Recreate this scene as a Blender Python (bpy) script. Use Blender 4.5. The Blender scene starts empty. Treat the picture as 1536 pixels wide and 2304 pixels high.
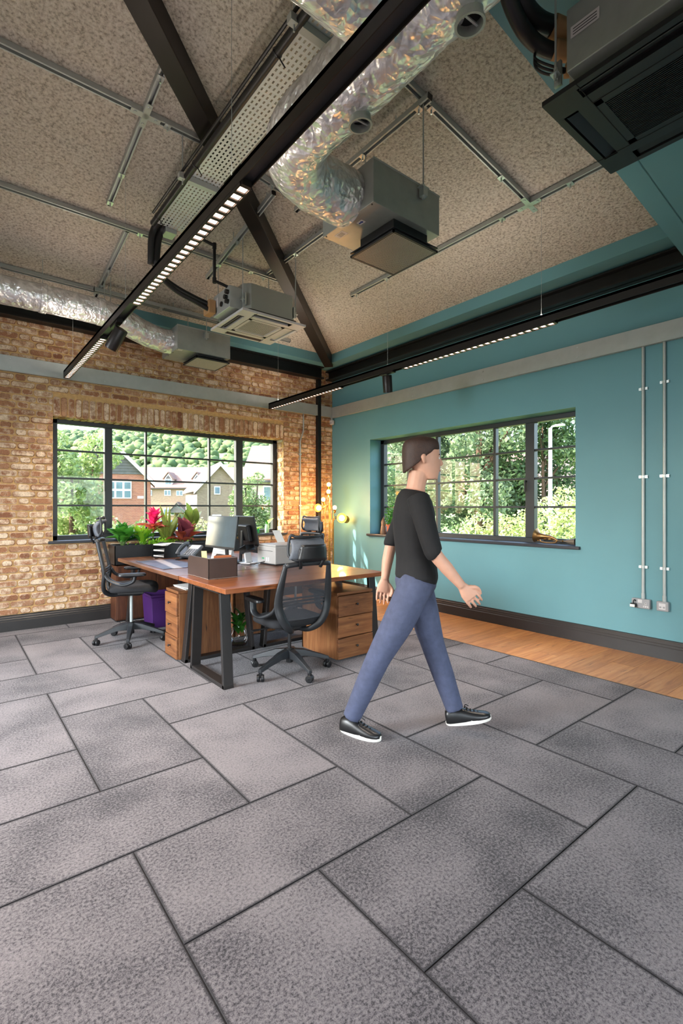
import bpy, bmesh, math, random
import numpy as np
from mathutils import Vector, Matrix, noise as mnoise

SC = bpy.context.scene
COL = SC.collection
random.seed(7)
RNG = np.random.default_rng(11)

# ------------------------------------------------------------------ camera, sky, sun, daylight fill, exposure
cam_data = bpy.data.cameras.new('camera')
cam = bpy.data.objects.new('camera', cam_data); COL.objects.link(cam)
cam_data.sensor_fit = 'HORIZONTAL'; cam_data.sensor_width = 36.0
cam_data.lens = 1108.0 / 1536.0 * 36.0
cam_data.shift_y = -10.0 / 1536.0
cam_data.clip_start = 0.05; cam_data.clip_end = 2000
cam.location = (-4.958, -6.420, 1.34)
cam.rotation_euler = (math.pi / 2, 0, -math.atan2(0.6261, 0.7797))
SC.camera = cam

world = bpy.data.worlds.new('world'); SC.world = world; world.use_nodes = True
wn = world.node_tree.nodes; wl = world.node_tree.links
sky = wn.new('ShaderNodeTexSky'); sky.sky_type = 'NISHITA'
sky.sun_disc = False; sky.sun_elevation = math.radians(38); sky.sun_rotation = math.radians(299)
sky.air_density = 1.2; sky.dust_density = 3.0; sky.ozone_density = 1.0
wn['Background'].inputs['Strength'].default_value = 1.3
wl.new(sky.outputs[0], wn['Background'].inputs['Color'])

def add_light(name, kind, loc, energy, color=(1, 1, 1), size=None, aim=None, parent=None, **kw):
    d = bpy.data.lights.new(name, kind); d.energy = energy; d.color = color
    o = bpy.data.objects.new(name, d); COL.objects.link(o); o.location = loc
    if size and kind == 'AREA':
        d.shape = 'RECTANGLE'; d.size, d.size_y = size
    if aim is not None:
        o.rotation_euler = Vector(aim).to_track_quat('-Z', 'Y').to_euler()
    for k, v in kw.items(): setattr(d, k, v)
    if parent: o.parent = parent
    return o

add_light('sun', 'SUN', (-20, 10, 20), 14.0, (1.0, 0.93, 0.82), aim=(1.0, -0.56, -0.85), angle=0.01)
# fill lamps added in place of window daylight, behind the camera (openings built below)
DAY = (0.86, 0.94, 1.0)
for k, y in enumerate((-2.6, -7.4)):
    add_light('day_fill_west', 'AREA', (-8.44, y, 1.67), (28, 190)[k == 0], DAY, (1.35, 2.9), aim=(1, 0, -.50), spread=math.radians(84))
for k, x in enumerate((-6.2, -2.4)):
    add_light('day_fill_south', 'AREA', (x, -9.94, 1.67), (150, 40)[k], DAY, (2.9, 1.35), aim=(0, 1, -.50), spread=math.radians(84))

SC.view_settings.view_transform = 'Standard'; SC.view_settings.look = 'None'
SC.view_settings.gamma = 1.0; SC.view_settings.use_curve_mapping = False
SC.view_settings.exposure = 0.06
try:
    cy = SC.cycles
    cy.use_denoising = True
    cy.max_bounces = 6; cy.diffuse_bounces = 4; cy.glossy_bounces = 3
    cy.transmission_bounces = 4; cy.transparent_max_bounces = 8
    cy.caustics_reflective = False; cy.caustics_refractive = False
    cy.sample_clamp_indirect = 6.0; cy.adaptive_threshold = 0.04; cy.use_light_tree = True
except Exception:
    pass

# ------------------------------------------------------------------ mesh helpers
class MB:
    def __init__(s): s.v = []; s.f = []; s.uv = None
    def add(s, vs, fs):
        n = len(s.v); s.v.extend([tuple(map(float, p)) for p in vs]); s.f.extend([tuple(i + n for i in f) for f in fs]); return s
    def box(s, c, d, m=None):
        x, y, z = d[0] / 2, d[1] / 2, d[2] / 2
        vs = [Vector(p) for p in ((-x, -y, -z), (x, -y, -z), (x, y, -z), (-x, y, -z), (-x, -y, z), (x, -y, z), (x, y, z), (-x, y, z))]
        if m is not None: vs = [m @ p for p in vs]
        vs = [p + Vector(c) for p in vs]
        return s.add(vs, [(3, 2, 1, 0), (4, 5, 6, 7), (0, 1, 5, 4), (1, 2, 6, 5), (2, 3, 7, 6), (3, 0, 4, 7)])
    def b2(s, a, b):
        return s.box([(a[i] + b[i]) / 2 for i in range(3)], [abs(b[i] - a[i]) for i in range(3)])
    def bar(s, p0, p1, w, h, up=(0, 0, 1)):
        p0, p1 = Vector(p0), Vector(p1); d = (p1 - p0); L = d.length; d.normalize()
        sd = d.cross(Vector(up)).normalized(); u = sd.cross(d)
        m = Matrix((sd, d, u)).transposed()
        return s.box((p0 + p1) / 2, (w, L, h), m)
    def ring_loft(s, rings, caps=True, closed=True):
        n = len(rings[0]); vs = [p for r in rings for p in r]; fs = []
        for i in range(len(rings) - 1):
            for j in range(n if closed else n - 1):
                a, b = i * n + j, i * n + (j + 1) % n
                fs.append((a, b, b + n, a + n))
        if caps and closed:
            fs.append(tuple(range(n - 1, -1, -1))); fs.append(tuple(range((len(rings) - 1) * n, len(rings) * n)))
        return s.add(vs, fs)
    def tube(s, pts, r, n=12, caps=True, flat=1.0, up=(0, 0, 1)):
        pts = [Vector(p) for p in pts]; k = len(pts)
        rs = [r] * k if not hasattr(r, '__len__') else list(r)
        t0 = (pts[1] - pts[0]).normalized(); u = Vector(up)
        if abs(t0.dot(u)) > .95: u = Vector((1, 0, 0))
        rings = []
        side = t0.cross(u).normalized()
        for i in range(k):
            t = (pts[min(i + 1, k - 1)] - pts[max(i - 1, 0)]).normalized()
            side = (side - t * side.dot(t)).normalized(); w = side.cross(t)
            rr = rs[i]; ra, rb = (rr if hasattr(rr, '__len__') else (rr, rr * flat))
            rings.append([pts[i] + side * (ra * math.cos(2 * math.pi * j / n)) + w * (rb * math.sin(2 * math.pi * j / n)) for j in range(n)])
        return s.ring_loft(rings, caps)
    def cyl(s, p0, p1, r, r1=None, n=16, caps=True):
        return s.tube([p0, p1], [r, r if r1 is None else r1], n, caps)
    def lathe(s, prof, n=20, o=(0, 0, 0), m=None, caps=False):
        rings = []
        for r, z in prof:
            ring = [Vector((r * math.cos(2 * math.pi * j / n), r * math.sin(2 * math.pi * j / n), z)) for j in range(n)]
            if m is not None: ring = [m @ p for p in ring]
            rings.append([p + Vector(o) for p in ring])
        return s.ring_loft(rings, caps)
    def prism(s, poly, ext):
        poly = [Vector(p) for p in poly]; e = Vector(ext); n = len(poly)
        return s.add(poly + [p + e for p in poly], [tuple(range(n - 1, -1, -1)), tuple(range(n, 2 * n))] + [(i, (i + 1) % n, (i + 1) % n + n, i + n) for i in range(n)])
    def grid(s, fn, nu, nv):
        vs = [fn(i / (nu - 1), j / (nv - 1)) for i in range(nu) for j in range(nv)]
        return s.add(vs, [(i * nv + j, i * nv + j + 1, (i + 1) * nv + j + 1, (i + 1) * nv + j) for i in range(nu - 1) for j in range(nv - 1)])
    def lattice(s, o, ux, uy, nx, ny, hx, hy):
        """flat sheet of nx x ny cells with a rectangular hole (fraction hx, hy) in every cell"""
        o, ux, uy = Vector(o), Vector(ux), Vector(uy)
        for i in range(nx):
            for j in range(ny):
                a = o + ux * (i / nx) + uy * (j / ny); dx, dy = ux / nx, uy / ny
                c = [a, a + dx, a + dx + dy, a + dy]; m = a + (dx + dy) / 2
                h = [m - dx * hx / 2 - dy * hy / 2, m + dx * hx / 2 - dy * hy / 2, m + dx * hx / 2 + dy * hy / 2, m - dx * hx / 2 + dy * hy / 2]
                s.add(c + h, [(0, 1, 5, 4), (1, 2, 6, 5), (2, 3, 7, 6), (3, 0, 4, 7)])
        return s
    def mesh(s, name, mat=None, smooth=False):
        me = bpy.data.meshes.new(name); me.from_pydata(s.v, [], s.f); me.update()
        if mat: me.materials.append(mat)
        if smooth:
            me.polygons.foreach_set('use_smooth', [True] * len(me.polygons))
            if smooth is not True: me.set_sharp_from_angle(angle=math.radians(smooth))
        return me
    def build(s, name, mat, parent=None, smooth=False, bevel=0, loc=None, rot=None, **props):
        o = bpy.data.objects.new(name, s.mesh(name, mat, smooth)); COL.objects.link(o)
        if parent is not None: o.parent = parent
        if loc is not None: o.location = loc
        if rot is not None: o.rotation_euler = rot
        if bevel:
            b = o.modifiers.new('bevel', 'BEVEL'); b.width = bevel; b.segments = 2; b.limit_method = 'ANGLE'
        for k, v in props.items(): o[k] = v
        return o

def thing(name, label, cat, loc=(0, 0, 0), rotz=0.0, group=None):
    o = bpy.data.objects.new(name, None); COL.objects.link(o); o.empty_display_size = .1
    o.location = loc; o.rotation_euler = (0, 0, rotz); o['label'] = label; o['category'] = cat
    if group: o['group'] = group
    return o
def tag(o, label, cat, group=None, kind=None):
    o['label'] = label; o['category'] = cat
    if group: o['group'] = group
    if kind: o['kind'] = kind
    return o
def struct(name):
    o = bpy.data.objects.new(name, None); COL.objects.link(o); o['kind'] = 'structure'; return o
def inst(name, me, parent, loc=(0, 0, 0), rot=(0, 0, 0), scale=(1, 1, 1)):
    o = bpy.data.objects.new(name, me); COL.objects.link(o); o.parent = parent
    o.location = loc; o.rotation_euler = rot; o.scale = scale; return o
def copy_tree(o, parent=None):
    c = o.copy(); COL.objects.link(c); c.parent = parent
    for ch in list(o.children): copy_tree(ch, c)
    return c

def bez(pts, n=8):
    """Catmull-Rom through the points"""
    P = [Vector(p) for p in pts]; P = [P[0] * 2 - P[1]] + P + [P[-1] * 2 - P[-2]]; out = []
    for i in range(1, len(P) - 2):
        for k in range(n):
            t = k / n; a, b, c, d = P[i - 1], P[i], P[i + 1], P[i + 2]
            out.append(.5 * ((2 * b) + (c - a) * t + (2 * a - 5 * b + 4 * c - d) * t * t + (3 * b - a - 3 * c + d) * t ** 3))
    out.append(P[-2]); return out

# ------------------------------------------------------------------ materials
def nmat(name):
    m = bpy.data.materials.new(name); m.use_nodes = True
    nt = m.node_tree; return m, nt, nt.nodes, nt.links, nt.nodes['Principled BSDF']
def lin(c):
    return tuple((x / 12.92 if x <= .04045 else ((x + .055) / 1.055) ** 2.4) for x in (v / 255 for v in c)) + (1,)
def tex_coord(n, l, scale=1.0, kind='Object'):
    tc = n.new('ShaderNodeTexCoord'); mp = n.new('ShaderNodeMapping'); l.new(tc.outputs[kind], mp.inputs[0])
    mp.inputs['Scale'].default_value = scale if hasattr(scale, '__len__') else (scale,) * 3
    return mp.outputs[0]
def noise_tex(n, l, vec, scale, detail=4, rough=.55, dist=0.0):
    t = n.new('ShaderNodeTexNoise'); t.inputs['Scale'].default_value = scale; t.inputs['Detail'].default_value = detail
    t.inputs['Roughness'].default_value = rough; t.inputs['Distortion'].default_value = dist; l.new(vec, t.inputs['Vector']); return t
def ramp(n, l, fac, stops):
    r = n.new('ShaderNodeValToRGB'); l.new(fac, r.inputs[0]); e = r.color_ramp.elements
    while len(e) < len(stops): e.new(.5)
    for i, (p, c) in enumerate(stops): e[i].position = p; e[i].color = c if len(c) == 4 else tuple(c) + (1,)
    return r.outputs[0]
def mixc(n, l, fac, a, b, mode='MIX'):
    m = n.new('ShaderNodeMix'); m.data_type = 'RGBA'; m.blend_type = mode
    for i, x in ((0, fac), (6, a), (7, b)):
        if hasattr(x, 'default_value') or hasattr(x, 'is_linked'): l.new(x, m.inputs[i])
        else: m.inputs[i].default_value = x
    return m.outputs[2]
def bump(n, l, h, bs, strength=.3, dist=.01):
    b = n.new('ShaderNodeBump'); b.inputs['Strength'].default_value = strength; b.inputs['Distance'].default_value = dist
    l.new(h, b.inputs['Height']); l.new(b.outputs[0], bs.inputs['Normal']); return b
def math_n(n, l, op, a, b=None):
    m = n.new('ShaderNodeMath'); m.operation = op
    for i, x in enumerate((a, b)):
        if x is None: continue
        if hasattr(x, 'is_linked'): l.new(x, m.inputs[i])
        else: m.inputs[i].default_value = x
    return m.outputs[0]

def M(name, rgb, rough=.5, metal=0.0, var=.12, vscale=6, bmp=0.0, bscale=80, spec=.5, coat=0.0):
    m, nt, n, l, bs = nmat(name); c = lin(rgb)
    vec = tex_coord(n, l); t = noise_tex(n, l, vec, vscale)
    hi = tuple(min(1, x * (1 + var)) for x in c[:3]); lo = tuple(x * (1 - var) for x in c[:3])
    l.new(ramp(n, l, t.outputs[0], [(.3, lo), (.7, hi)]), bs.inputs['Base Color'])
    bs.inputs['Roughness'].default_value = rough; bs.inputs['Metallic'].default_value = metal
    bs.inputs['Specular IOR Level'].default_value = spec; bs.inputs['Coat Weight'].default_value = coat
    if bmp:
        t2 = noise_tex(n, l, vec, bscale, 3); bump(n, l, t2.outputs[0], bs, bmp, .004)
    return m

def emit(name, rgb, strength):
    m, nt, n, l, bs = nmat(name); bs.inputs['Base Color'].default_value = lin(rgb)
    bs.inputs['Emission Color'].default_value = lin(rgb); bs.inputs['Emission Strength'].default_value = strength
    tc = noise_tex(n, l, tex_coord(n, l), 3); v = math_n(n, l, 'MULTIPLY_ADD', tc.outputs[0], .1); 
    l.new(math_n(n, l, 'MULTIPLY', math_n(n, l, 'ADD', v, .95), strength), bs.inputs['Emission Strength'])
    return m

def wood(name, a, b, c, scale=(1, 1, 1), rough=.45, coat=0.0, knots=True, axis='X', kind='Object'):
    m, nt, n, l, bs = nmat(name)
    st = {'X': (1.2, 12, 12), 'Y': (12, 1.2, 12), 'Z': (12, 12, 1.2)}[axis]
    oi = n.new('ShaderNodeObjectInfo')
    tc = n.new('ShaderNodeTexCoord'); ad = n.new('ShaderNodeVectorMath'); ad.operation = 'ADD'
    sc = n.new('ShaderNodeVectorMath'); sc.operation = 'SCALE'; sc.inputs['Scale'].default_value = 37.0
    cmb = n.new('ShaderNodeCombineXYZ'); 
    for i in range(3): l.new(oi.outputs['Random'], cmb.inputs[i])
    l.new(cmb.outputs[0], sc.inputs[0]); l.new(tc.outputs[kind], ad.inputs[0]); l.new(sc.outputs[0], ad.inputs[1])
    mp = n.new('ShaderNodeMapping'); mp.inputs['Scale'].default_value = tuple(s * k for s, k in zip(st, scale)); l.new(ad.outputs[0], mp.inputs[0])
    g = noise_tex(n, l, mp.outputs[0], 1.5, 8, .65, 1.2); f = noise_tex(n, l, mp.outputs[0], 7, 6, .7, .4)
    col = ramp(n, l, g.outputs[0], [(.25, lin(a)), (.5, lin(b)), (.75, lin(c))])
    col = mixc(n, l, math_n(n, l, 'MULTIPLY', f.outputs[0], .45), col, lin(a), 'MULTIPLY')
    hs = n.new('ShaderNodeHueSaturation'); l.new(col, hs.inputs['Color'])
    l.new(math_n(n, l, 'ADD', math_n(n, l, 'MULTIPLY', oi.outputs['Random'], .35), .82), hs.inputs['Value'])
    col = hs.outputs[0]
    if knots:
        kn = noise_tex(n, l, mp.outputs[0], .9, 3, .5, 2.5)
        kf = ramp(n, l, kn.outputs[0], [(.66, (0, 0, 0)), (.74, (1, 1, 1))])
        col = mixc(n, l, kf, col, tuple(x * .30 for x in lin(a)[:3]) + (1,))
    l.new(col, bs.inputs['Base Color']); bs.inputs['Roughness'].default_value = rough; bs.inputs['Coat Weight'].default_value = coat
    bump(n, l, f.outputs[0], bs, .12, .003)
    return m

def glass_mat(name, tint=(1, 1, 1)):
    m, nt, n, l, bs = nmat(name); n.remove(bs)
    tr = n.new('ShaderNodeBsdfTransparent'); tr.inputs[0].default_value = tuple(tint) + (1,)
    gl = n.new('ShaderNodeBsdfGlossy'); gl.inputs['Roughness'].default_value = .01
    fr = n.new('ShaderNodeFresnel'); fr.inputs[0].default_value = 1.52
    mx = n.new('ShaderNodeMixShader'); l.new(math_n(n, l, 'MULTIPLY', fr.outputs[0], .6), mx.inputs[0])
    l.new(tr.outputs[0], mx.inputs[1]); l.new(gl.outputs[0], mx.inputs[2])
    l.new(mx.outputs[0], n['Material Output'].inputs[0]); return m

def net_mat(name, rgb, opacity):
    """open weave: a woven pattern of threads with holes"""
    m, nt, n, l, bs = nmat(name); bs.inputs['Base Color'].default_value = lin(rgb); bs.inputs['Roughness'].default_value = .7
    tr = n.new('ShaderNodeBsdfTransparent'); mx = n.new('ShaderNodeMixShader')
    t = noise_tex(n, l, tex_coord(n, l), 500, 1); 
    l.new(ramp(n, l, t.outputs[0], [(.5 - opacity * .35, (1, 1, 1)), (.52 + (1 - opacity) * .1, (1 - opacity * .6,) * 3)]), mx.inputs[0])
    mx.inputs[0].default_value = opacity
    for lk in list(mx.inputs[0].links): l.remove(lk)
    mx.inputs[0].default_value = opacity
    l.new(tr.outputs[0], mx.inputs[1]); l.new(bs.outputs[0], mx.inputs[2]); l.new(mx.outputs[0], n['Material Output'].inputs[0]); return m

def brick_mat():
    m, nt, n, l, bs = nmat('reclaimed_brick')
    oi = n.new('ShaderNodeObjectInfo'); ge = n.new('ShaderNodeNewGeometry')
    r = math_n(n, l, 'FRACT', math_n(n, l, 'ADD', oi.outputs['Random'], ge.outputs['Random Per Island']))
    base = ramp(n, l, r, [(0, lin((142, 98, 72))), (.25, lin((168, 120, 88))), (.5, lin((154, 110, 84))), (.75, lin((182, 142, 110))), (1, lin((132, 88, 66)))])
    vec = tex_coord(n, l); pos = ge.outputs['Position']
    a = noise_tex(n, l, pos, 14, 5, .65); b = noise_tex(n, l, pos, 90, 4, .6)
    r2 = math_n(n, l, 'FRACT', math_n(n, l, 'MULTIPLY', r, 7.13))
    w = math_n(n, l, 'ADD', a.outputs[0], math_n(n, l, 'MULTIPLY', math_n(n, l, 'SUBTRACT', r2, .5), .26))
    wf = ramp(n, l, w, [(.42, (0, 0, 0)), (.66, (.9, .9, .9))])
    col = mixc(n, l, wf, base, lin((232, 210, 182)))
    sp = ramp(n, l, b.outputs[0], [(.36, (.45, .45, .45)), (.5, (1, 1, 1))])
    col = mixc(n, l, .6, col, sp, 'MULTIPLY')
    l.new(col, bs.inputs['Base Color']); bs.inputs['Roughness'].default_value = .92; bs.inputs['Specular IOR Level'].default_value = .15
    mixh = math_n(n, l, 'ADD', math_n(n, l, 'MULTIPLY', a.outputs[0], .8), math_n(n, l, 'MULTIPLY', b.outputs[0], .5))
    bump(n, l, mixh, bs, .7, .006); return m

def carpet_mat():
    m, nt, n, l, bs = nmat('carpet_pile')
    ge = n.new('ShaderNodeNewGeometry'); pos = ge.outputs['Position']
    oi = n.new('ShaderNodeObjectInfo')
    big = noise_tex(n, l, pos, 2.6, 3, .5); mid = noise_tex(n, l, pos, 95, 4, .75); fine = noise_tex(n, l, pos, 420, 2, .7)
    d0 = math_n(n, l, 'ADD', math_n(n, l, 'MULTIPLY', math_n(n, l, 'SUBTRACT', big.outputs[0], .5), .42), math_n(n, l, 'MULTIPLY', math_n(n, l, 'SUBTRACT', oi.outputs['Random'], .5), .10))
    sp1 = math_n(n, l, 'ADD', mid.outputs[0], d0)
    s = math_n(n, l, 'ADD', math_n(n, l, 'MULTIPLY', sp1, .75), math_n(n, l, 'MULTIPLY', fine.outputs[0], .25))
    col = ramp(n, l, s, [(.38, lin((46, 43, 45))), (.445, lin((78, 73, 76))), (.50, lin((105, 99, 101))), (.62, lin((127, 120, 121)))])
    uv = n.new('ShaderNodeUVMap'); sep = n.new('ShaderNodeSeparateXYZ'); l.new(uv.outputs[0], sep.inputs[0])
    # distance to the tile edge in metres (uv holds tile-local metres, long side 1.02, short side .51)
    def edge(o, L): 
        return math_n(n, l, 'MINIMUM', o, math_n(n, l, 'SUBTRACT', L, o))
    e = math_n(n, l, 'MINIMUM', edge(sep.outputs[0], 1.03), edge(sep.outputs[1], .515))
    e = math_n(n, l, 'ADD', e, math_n(n, l, 'MULTIPLY', math_n(n, l, 'SUBTRACT', mid.outputs[0], .5), .018))
    e = math_n(n, l, 'ADD', e, math_n(n, l, 'MULTIPLY', math_n(n, l, 'SUBTRACT', fine.outputs[0], .5), .012))
    ef = ramp(n, l, e, [(.006, (1, 1, 1)), (.0135, (0, 0, 0))])
    col = mixc(n, l, ef, col, lin((50, 46, 48)))
    l.new(col, bs.inputs['Base Color']); bs.inputs['Roughness'].default_value = .95; bs.inputs['Specular IOR Level'].default_value = .1
    bs.inputs['Sheen Weight'].default_value = .15
    bump(n, l, fine.outputs[0], bs, .5, .004); return m

def plaster_ceiling():
    m, nt, n, l, bs = nmat('sprayed_ceiling')
    ge = n.new('ShaderNodeNewGeometry'); pos = ge.outputs['Position']
    a = noise_tex(n, l, pos, 50, 5, .62); b = noise_tex(n, l, pos, 3, 3)
    col = ramp(n, l, a.outputs[0], [(.34, lin((150, 140, 126))), (.47, lin((220, 211, 197))), (.62, lin((248, 242, 231)))])
    l.new(mixc(n, l, .25, col, ramp(n, l, b.outputs[0], [(.3, lin((218, 208, 194))), (.7, lin((232, 222, 208)))])), bs.inputs['Base Color'])
    bs.inputs['Roughness'].default_value = .95; bs.inputs['Specular IOR Level'].default_value = .1
    bump(n, l, a.outputs[0], bs, 1.0, .045); return m

def foil_mat():
    m, nt, n, l, bs = nmat('foil_wrap')
    vec = tex_coord(n, l); bs.inputs['Metallic'].default_value = .68; bs.inputs['Base Color'].default_value = (.86, .85, .86, 1)
    bs.inputs['Roughness'].default_value = .32
    a = noise_tex(n, l, vec, 8, 3, .5, 1.2); v = n.new('ShaderNodeTexVoronoi'); v.feature = 'F1'; v.inputs['Scale'].default_value = 17
    ds = noise_tex(n, l, vec, 6, 3); l.new(mixc(n, l, .22, vec, ds.outputs['Color']), v.inputs['Vector'])
    w = ramp(n, l, v.outputs['Distance'], [(0, (0, 0, 0)), (.7, (1, 1, 1))])
    h = math_n(n, l, 'ADD', a.outputs[0], math_n(n, l, 'MULTIPLY', w, .9))
    l.new(ramp(n, l, a.outputs[0], [(.35, (.62, .61, .62)), (.6, (.90, .90, .92))]), bs.inputs['Base Color'])
    bump(n, l, h, bs, .50, .03); return m

def leaf_mat(name, a, b, rough=.35, stripe=None):
    m, nt, n, l, bs = nmat(name)
    oi = n.new('ShaderNodeObjectInfo'); ge = n.new('ShaderNodeNewGeometry')
    r = math_n(n, l, 'FRACT', math_n(n, l, 'ADD', oi.outputs['Random'], ge.outputs['Random Per Island']))
    t = noise_tex(n, l, tex_coord(n, l), 20, 3)
    f = math_n(n, l, 'ADD', math_n(n, l, 'MULTIPLY', r, .7), math_n(n, l, 'MULTIPLY', t.outputs[0], .3))
    col = ramp(n, l, f, [(.1, lin(a)), (.9, lin(b))])
    if stripe:
        uv = n.new('ShaderNodeUVMap'); wv = n.new('ShaderNodeTexWave'); wv.inputs['Scale'].default_value = 5; wv.inputs['Distortion'].default_value = 3
        l.new(tex_coord(n, l), wv.inputs['Vector']); col = mixc(n, l, ramp(n, l, wv.outputs['Fac'], [(.55, (0, 0, 0)), (.75, (1, 1, 1))]), col, lin(stripe))
    l.new(col, bs.inputs['Base Color']); bs.inputs['Roughness'].default_value = rough
    tl = n.new('ShaderNodeBsdfTranslucent'); l.new(col, tl.inputs[0]); mx = n.new('ShaderNodeMixShader'); mx.inputs[0].default_value = .3
    l.new(bs.outputs[0], mx.inputs[1]); l.new(tl.outputs[0], mx.inputs[2]); l.new(mx.outputs[0], n['Material Output'].inputs[0]); return m

def house_brick(name, a, b, mortar, scale=1.0):
    m, nt, n, l, bs = nmat(name); t = n.new('ShaderNodeTexBrick'); ge = tex_coord(n, l)
    sw = n.new('ShaderNodeSeparateXYZ'); l.new(ge, sw.inputs[0]); cb = n.new('ShaderNodeCombineXYZ')
    l.new(math_n(n, l, 'ADD', sw.outputs[0], sw.outputs[1]), cb.inputs[0]); l.new(sw.outputs[2], cb.inputs[1]); l.new(cb.outputs[0], t.inputs['Vector'])
    t.inputs['Color1'].default_value = lin(a); t.inputs['Color2'].default_value = lin(b); t.inputs['Mortar'].default_value = lin(mortar)
    t.inputs['Scale'].default_value = 4.4 * scale; t.inputs['Mortar Size'].default_value = .02; t.inputs['Row Height'].default_value = .3; t.inputs['Brick Width'].default_value = .95
    l.new(t.outputs[0], bs.inputs['Base Color']); bs.inputs['Roughness'].default_value = .9; return m

m_brick = brick_mat(); m_mortar = M('lime_mortar', (200, 162, 110), .95, var=.15, vscale=30, bmp=.6, bscale=200)
m_teal = M('teal_paint', (98, 149, 157), .55, var=.03, vscale=2, bmp=.05, bscale=300)
m_tealdk = m_teal
m_carpet = carpet_mat(); m_joint = M('carpet_joint', (48, 45, 47), .95, var=.25, vscale=90)
m_ceil = plaster_ceiling(); m_foil = foil_mat()
m_blacksteel = M('black_steel', (26, 25, 25), .45, .3, var=.2); m_blackpaint = M('black_paint', (34, 31, 30), .4, var=.15)
m_brownblack = M('bronze_black', (36, 31, 29), .4, .35, var=.12)
m_frame = M('window_frame_grey', (40, 44, 47), .4, var=.1)
m_galv = M('galvanised_steel', (178, 184, 182), .42, .35, var=.05, vscale=10)
m_galvdk = M('galvanised_box', (160, 165, 160), .36, .35, var=.08, vscale=12)
m_zinc = M('zinc_bracket', (196, 204, 202), .3, .8, var=.1)
m_plaster = M('white_plaster', (214, 212, 206), .8, var=.03)
m_glass = glass_mat('window_glass')
m_plastic_w = M('white_plastic', (206, 204, 204), .35, var=.03); m_plastic_g = M('grey_plastic', (150, 150, 152), .4, var=.04)
m_black = M('black_plastic', (22, 22, 24), .42, var=.15, bmp=.05, bscale=300); m_dark = M('dark_void', (8, 8, 8), .8)
m_charcoal = M('charcoal_plastic', (38, 40, 43), .45, var=.08)
m_fabric = M('seat_fabric', (30, 30, 33), .9, var=.15, vscale=120, bmp=.4, bscale=500)
m_net = net_mat('chair_net', (78, 80, 86), .62); m_headpad = M('headrest_grey', (96, 100, 108), .7, var=.1, vscale=60, bmp=.2, bscale=400)
m_desk = wood('reclaimed_desk_top', (92, 48, 26), (142, 82, 46), (172, 108, 66), rough=.32, coat=.15, axis='X')
m_deskY = wood('reclaimed_desk_top_side', (84, 50, 34), (124, 80, 54), (154, 108, 78), rough=.32, coat=.15, axis='Y')
m_crate = wood('pine_drawers', (92, 54, 28), (138, 86, 48), (170, 116, 70), rough=.5, axis='X')
m_oak = wood('oak_planks', (150, 90, 46), (200, 136, 78), (222, 166, 108), rough=.35, coat=.15, axis='X')
m_led = emit('led_cell', (255, 216, 188), 6.5); m_bulb = emit('warm_bulb', (255, 168, 76), 26.0)
m_brass = M('brass', (190, 140, 70), .25, 1.0, var=.1)
m_leather = M('brown_leather', (66, 50, 44), .45, var=.12, bmp=.15, bscale=300)
m_paper = M('paper', (226, 224, 220), .8, var=.03); m_yellow = M('sticky_note', (228, 210, 150), .8, var=.05)
m_screen = M('screen_glass', (70, 86, 94), .12, var=.25, vscale=3, spec=.8)
# ------------------------------------------------------------------ room shell
XW, YS = -8.5, -10.0          # west and south walls, behind the camera
SOF = 3.572                   # perimeter soffit
def zL(y): return 3.70 + .165 * (-y - .32)
def zR(x): return 3.70 + .143 * (-x - .32)

# floor: dark joint base, herringbone carpet tiles, oak strip along the right wall
floor = struct('floor')
b = MB(); b.b2((XW - .3, YS - .3, -.25), (.35, .35, -.004)); b.build('carpet_base', m_joint, floor)
CE = -.966
GX, GY, OX, OY = .507, .522, -3.883, -4.94
def carpet_tile(i0, j0, w, h):
    x0, x1 = OX + i0 * GX, OX + (i0 + w) * GX; y0, y1 = OY + j0 * GY, OY + (j0 + h) * GY
    cx0, cx1, cy0, cy1 = max(x0, XW), min(x1, CE), max(y0, YS), min(y1, -.005)
    if cx1 - cx0 < .03 or cy1 - cy0 < .03: return
    g = .003
    mb = MB(); mb.b2((cx0 + g, cy0 + g, -.0035), (cx1 - g, cy1 - g, 0))
    me = mb.mesh('carpet_tile', m_carpet); uvl = me.uv_layers.new(name='UVMap')
    for li, lp in enumerate(me.loops):
        p = me.vertices[lp.vertex_index].co; a = (p.x - x0) / (x1 - x0); c = (p.y - y0) / (y1 - y0)
        uvl.data[li].uv = (a * 1.03, c * .515) if w == 2 else (c * 1.03, a * .515)
    inst('carpet_tile', me, floor)
seen = set()
for s in range(-14, 15):
    for t in range(-9, 10):
        di, dj = s + 2 * t, -s + 2 * t
        for (i0, j0, w, h) in ((-1 + di, 0 + dj, 2, 1), (-1 + di, -2 + dj, 1, 2)):
            if (i0, j0, w) in seen: continue
            seen.add((i0, j0, w)); carpet_tile(i0, j0, w, h)
# oak boards, laid square to the wall
y = 0.0; k = 0
while y > YS:
    wd = .19; L0 = CE + .006
    cuts = [L0, -.01] if k % 3 else [L0, -.45 - .2 * (k % 2), -.01]
    for a, c in zip(cuts[:-1], cuts[1:]):
        mb = MB(); mb.b2((a + .0008, y - wd + .0008, -.004), (c - .0008, y - .0008, 0.0)); o = mb.build('floorboard', m_oak, floor)
    y -= wd; k += 1
MB().b2((CE - .004, YS, -.004), (CE + .006, 0, .002)).build('edge_trim', M('bronze_trim', (92, 70, 54), .4, .5), floor)

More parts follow.
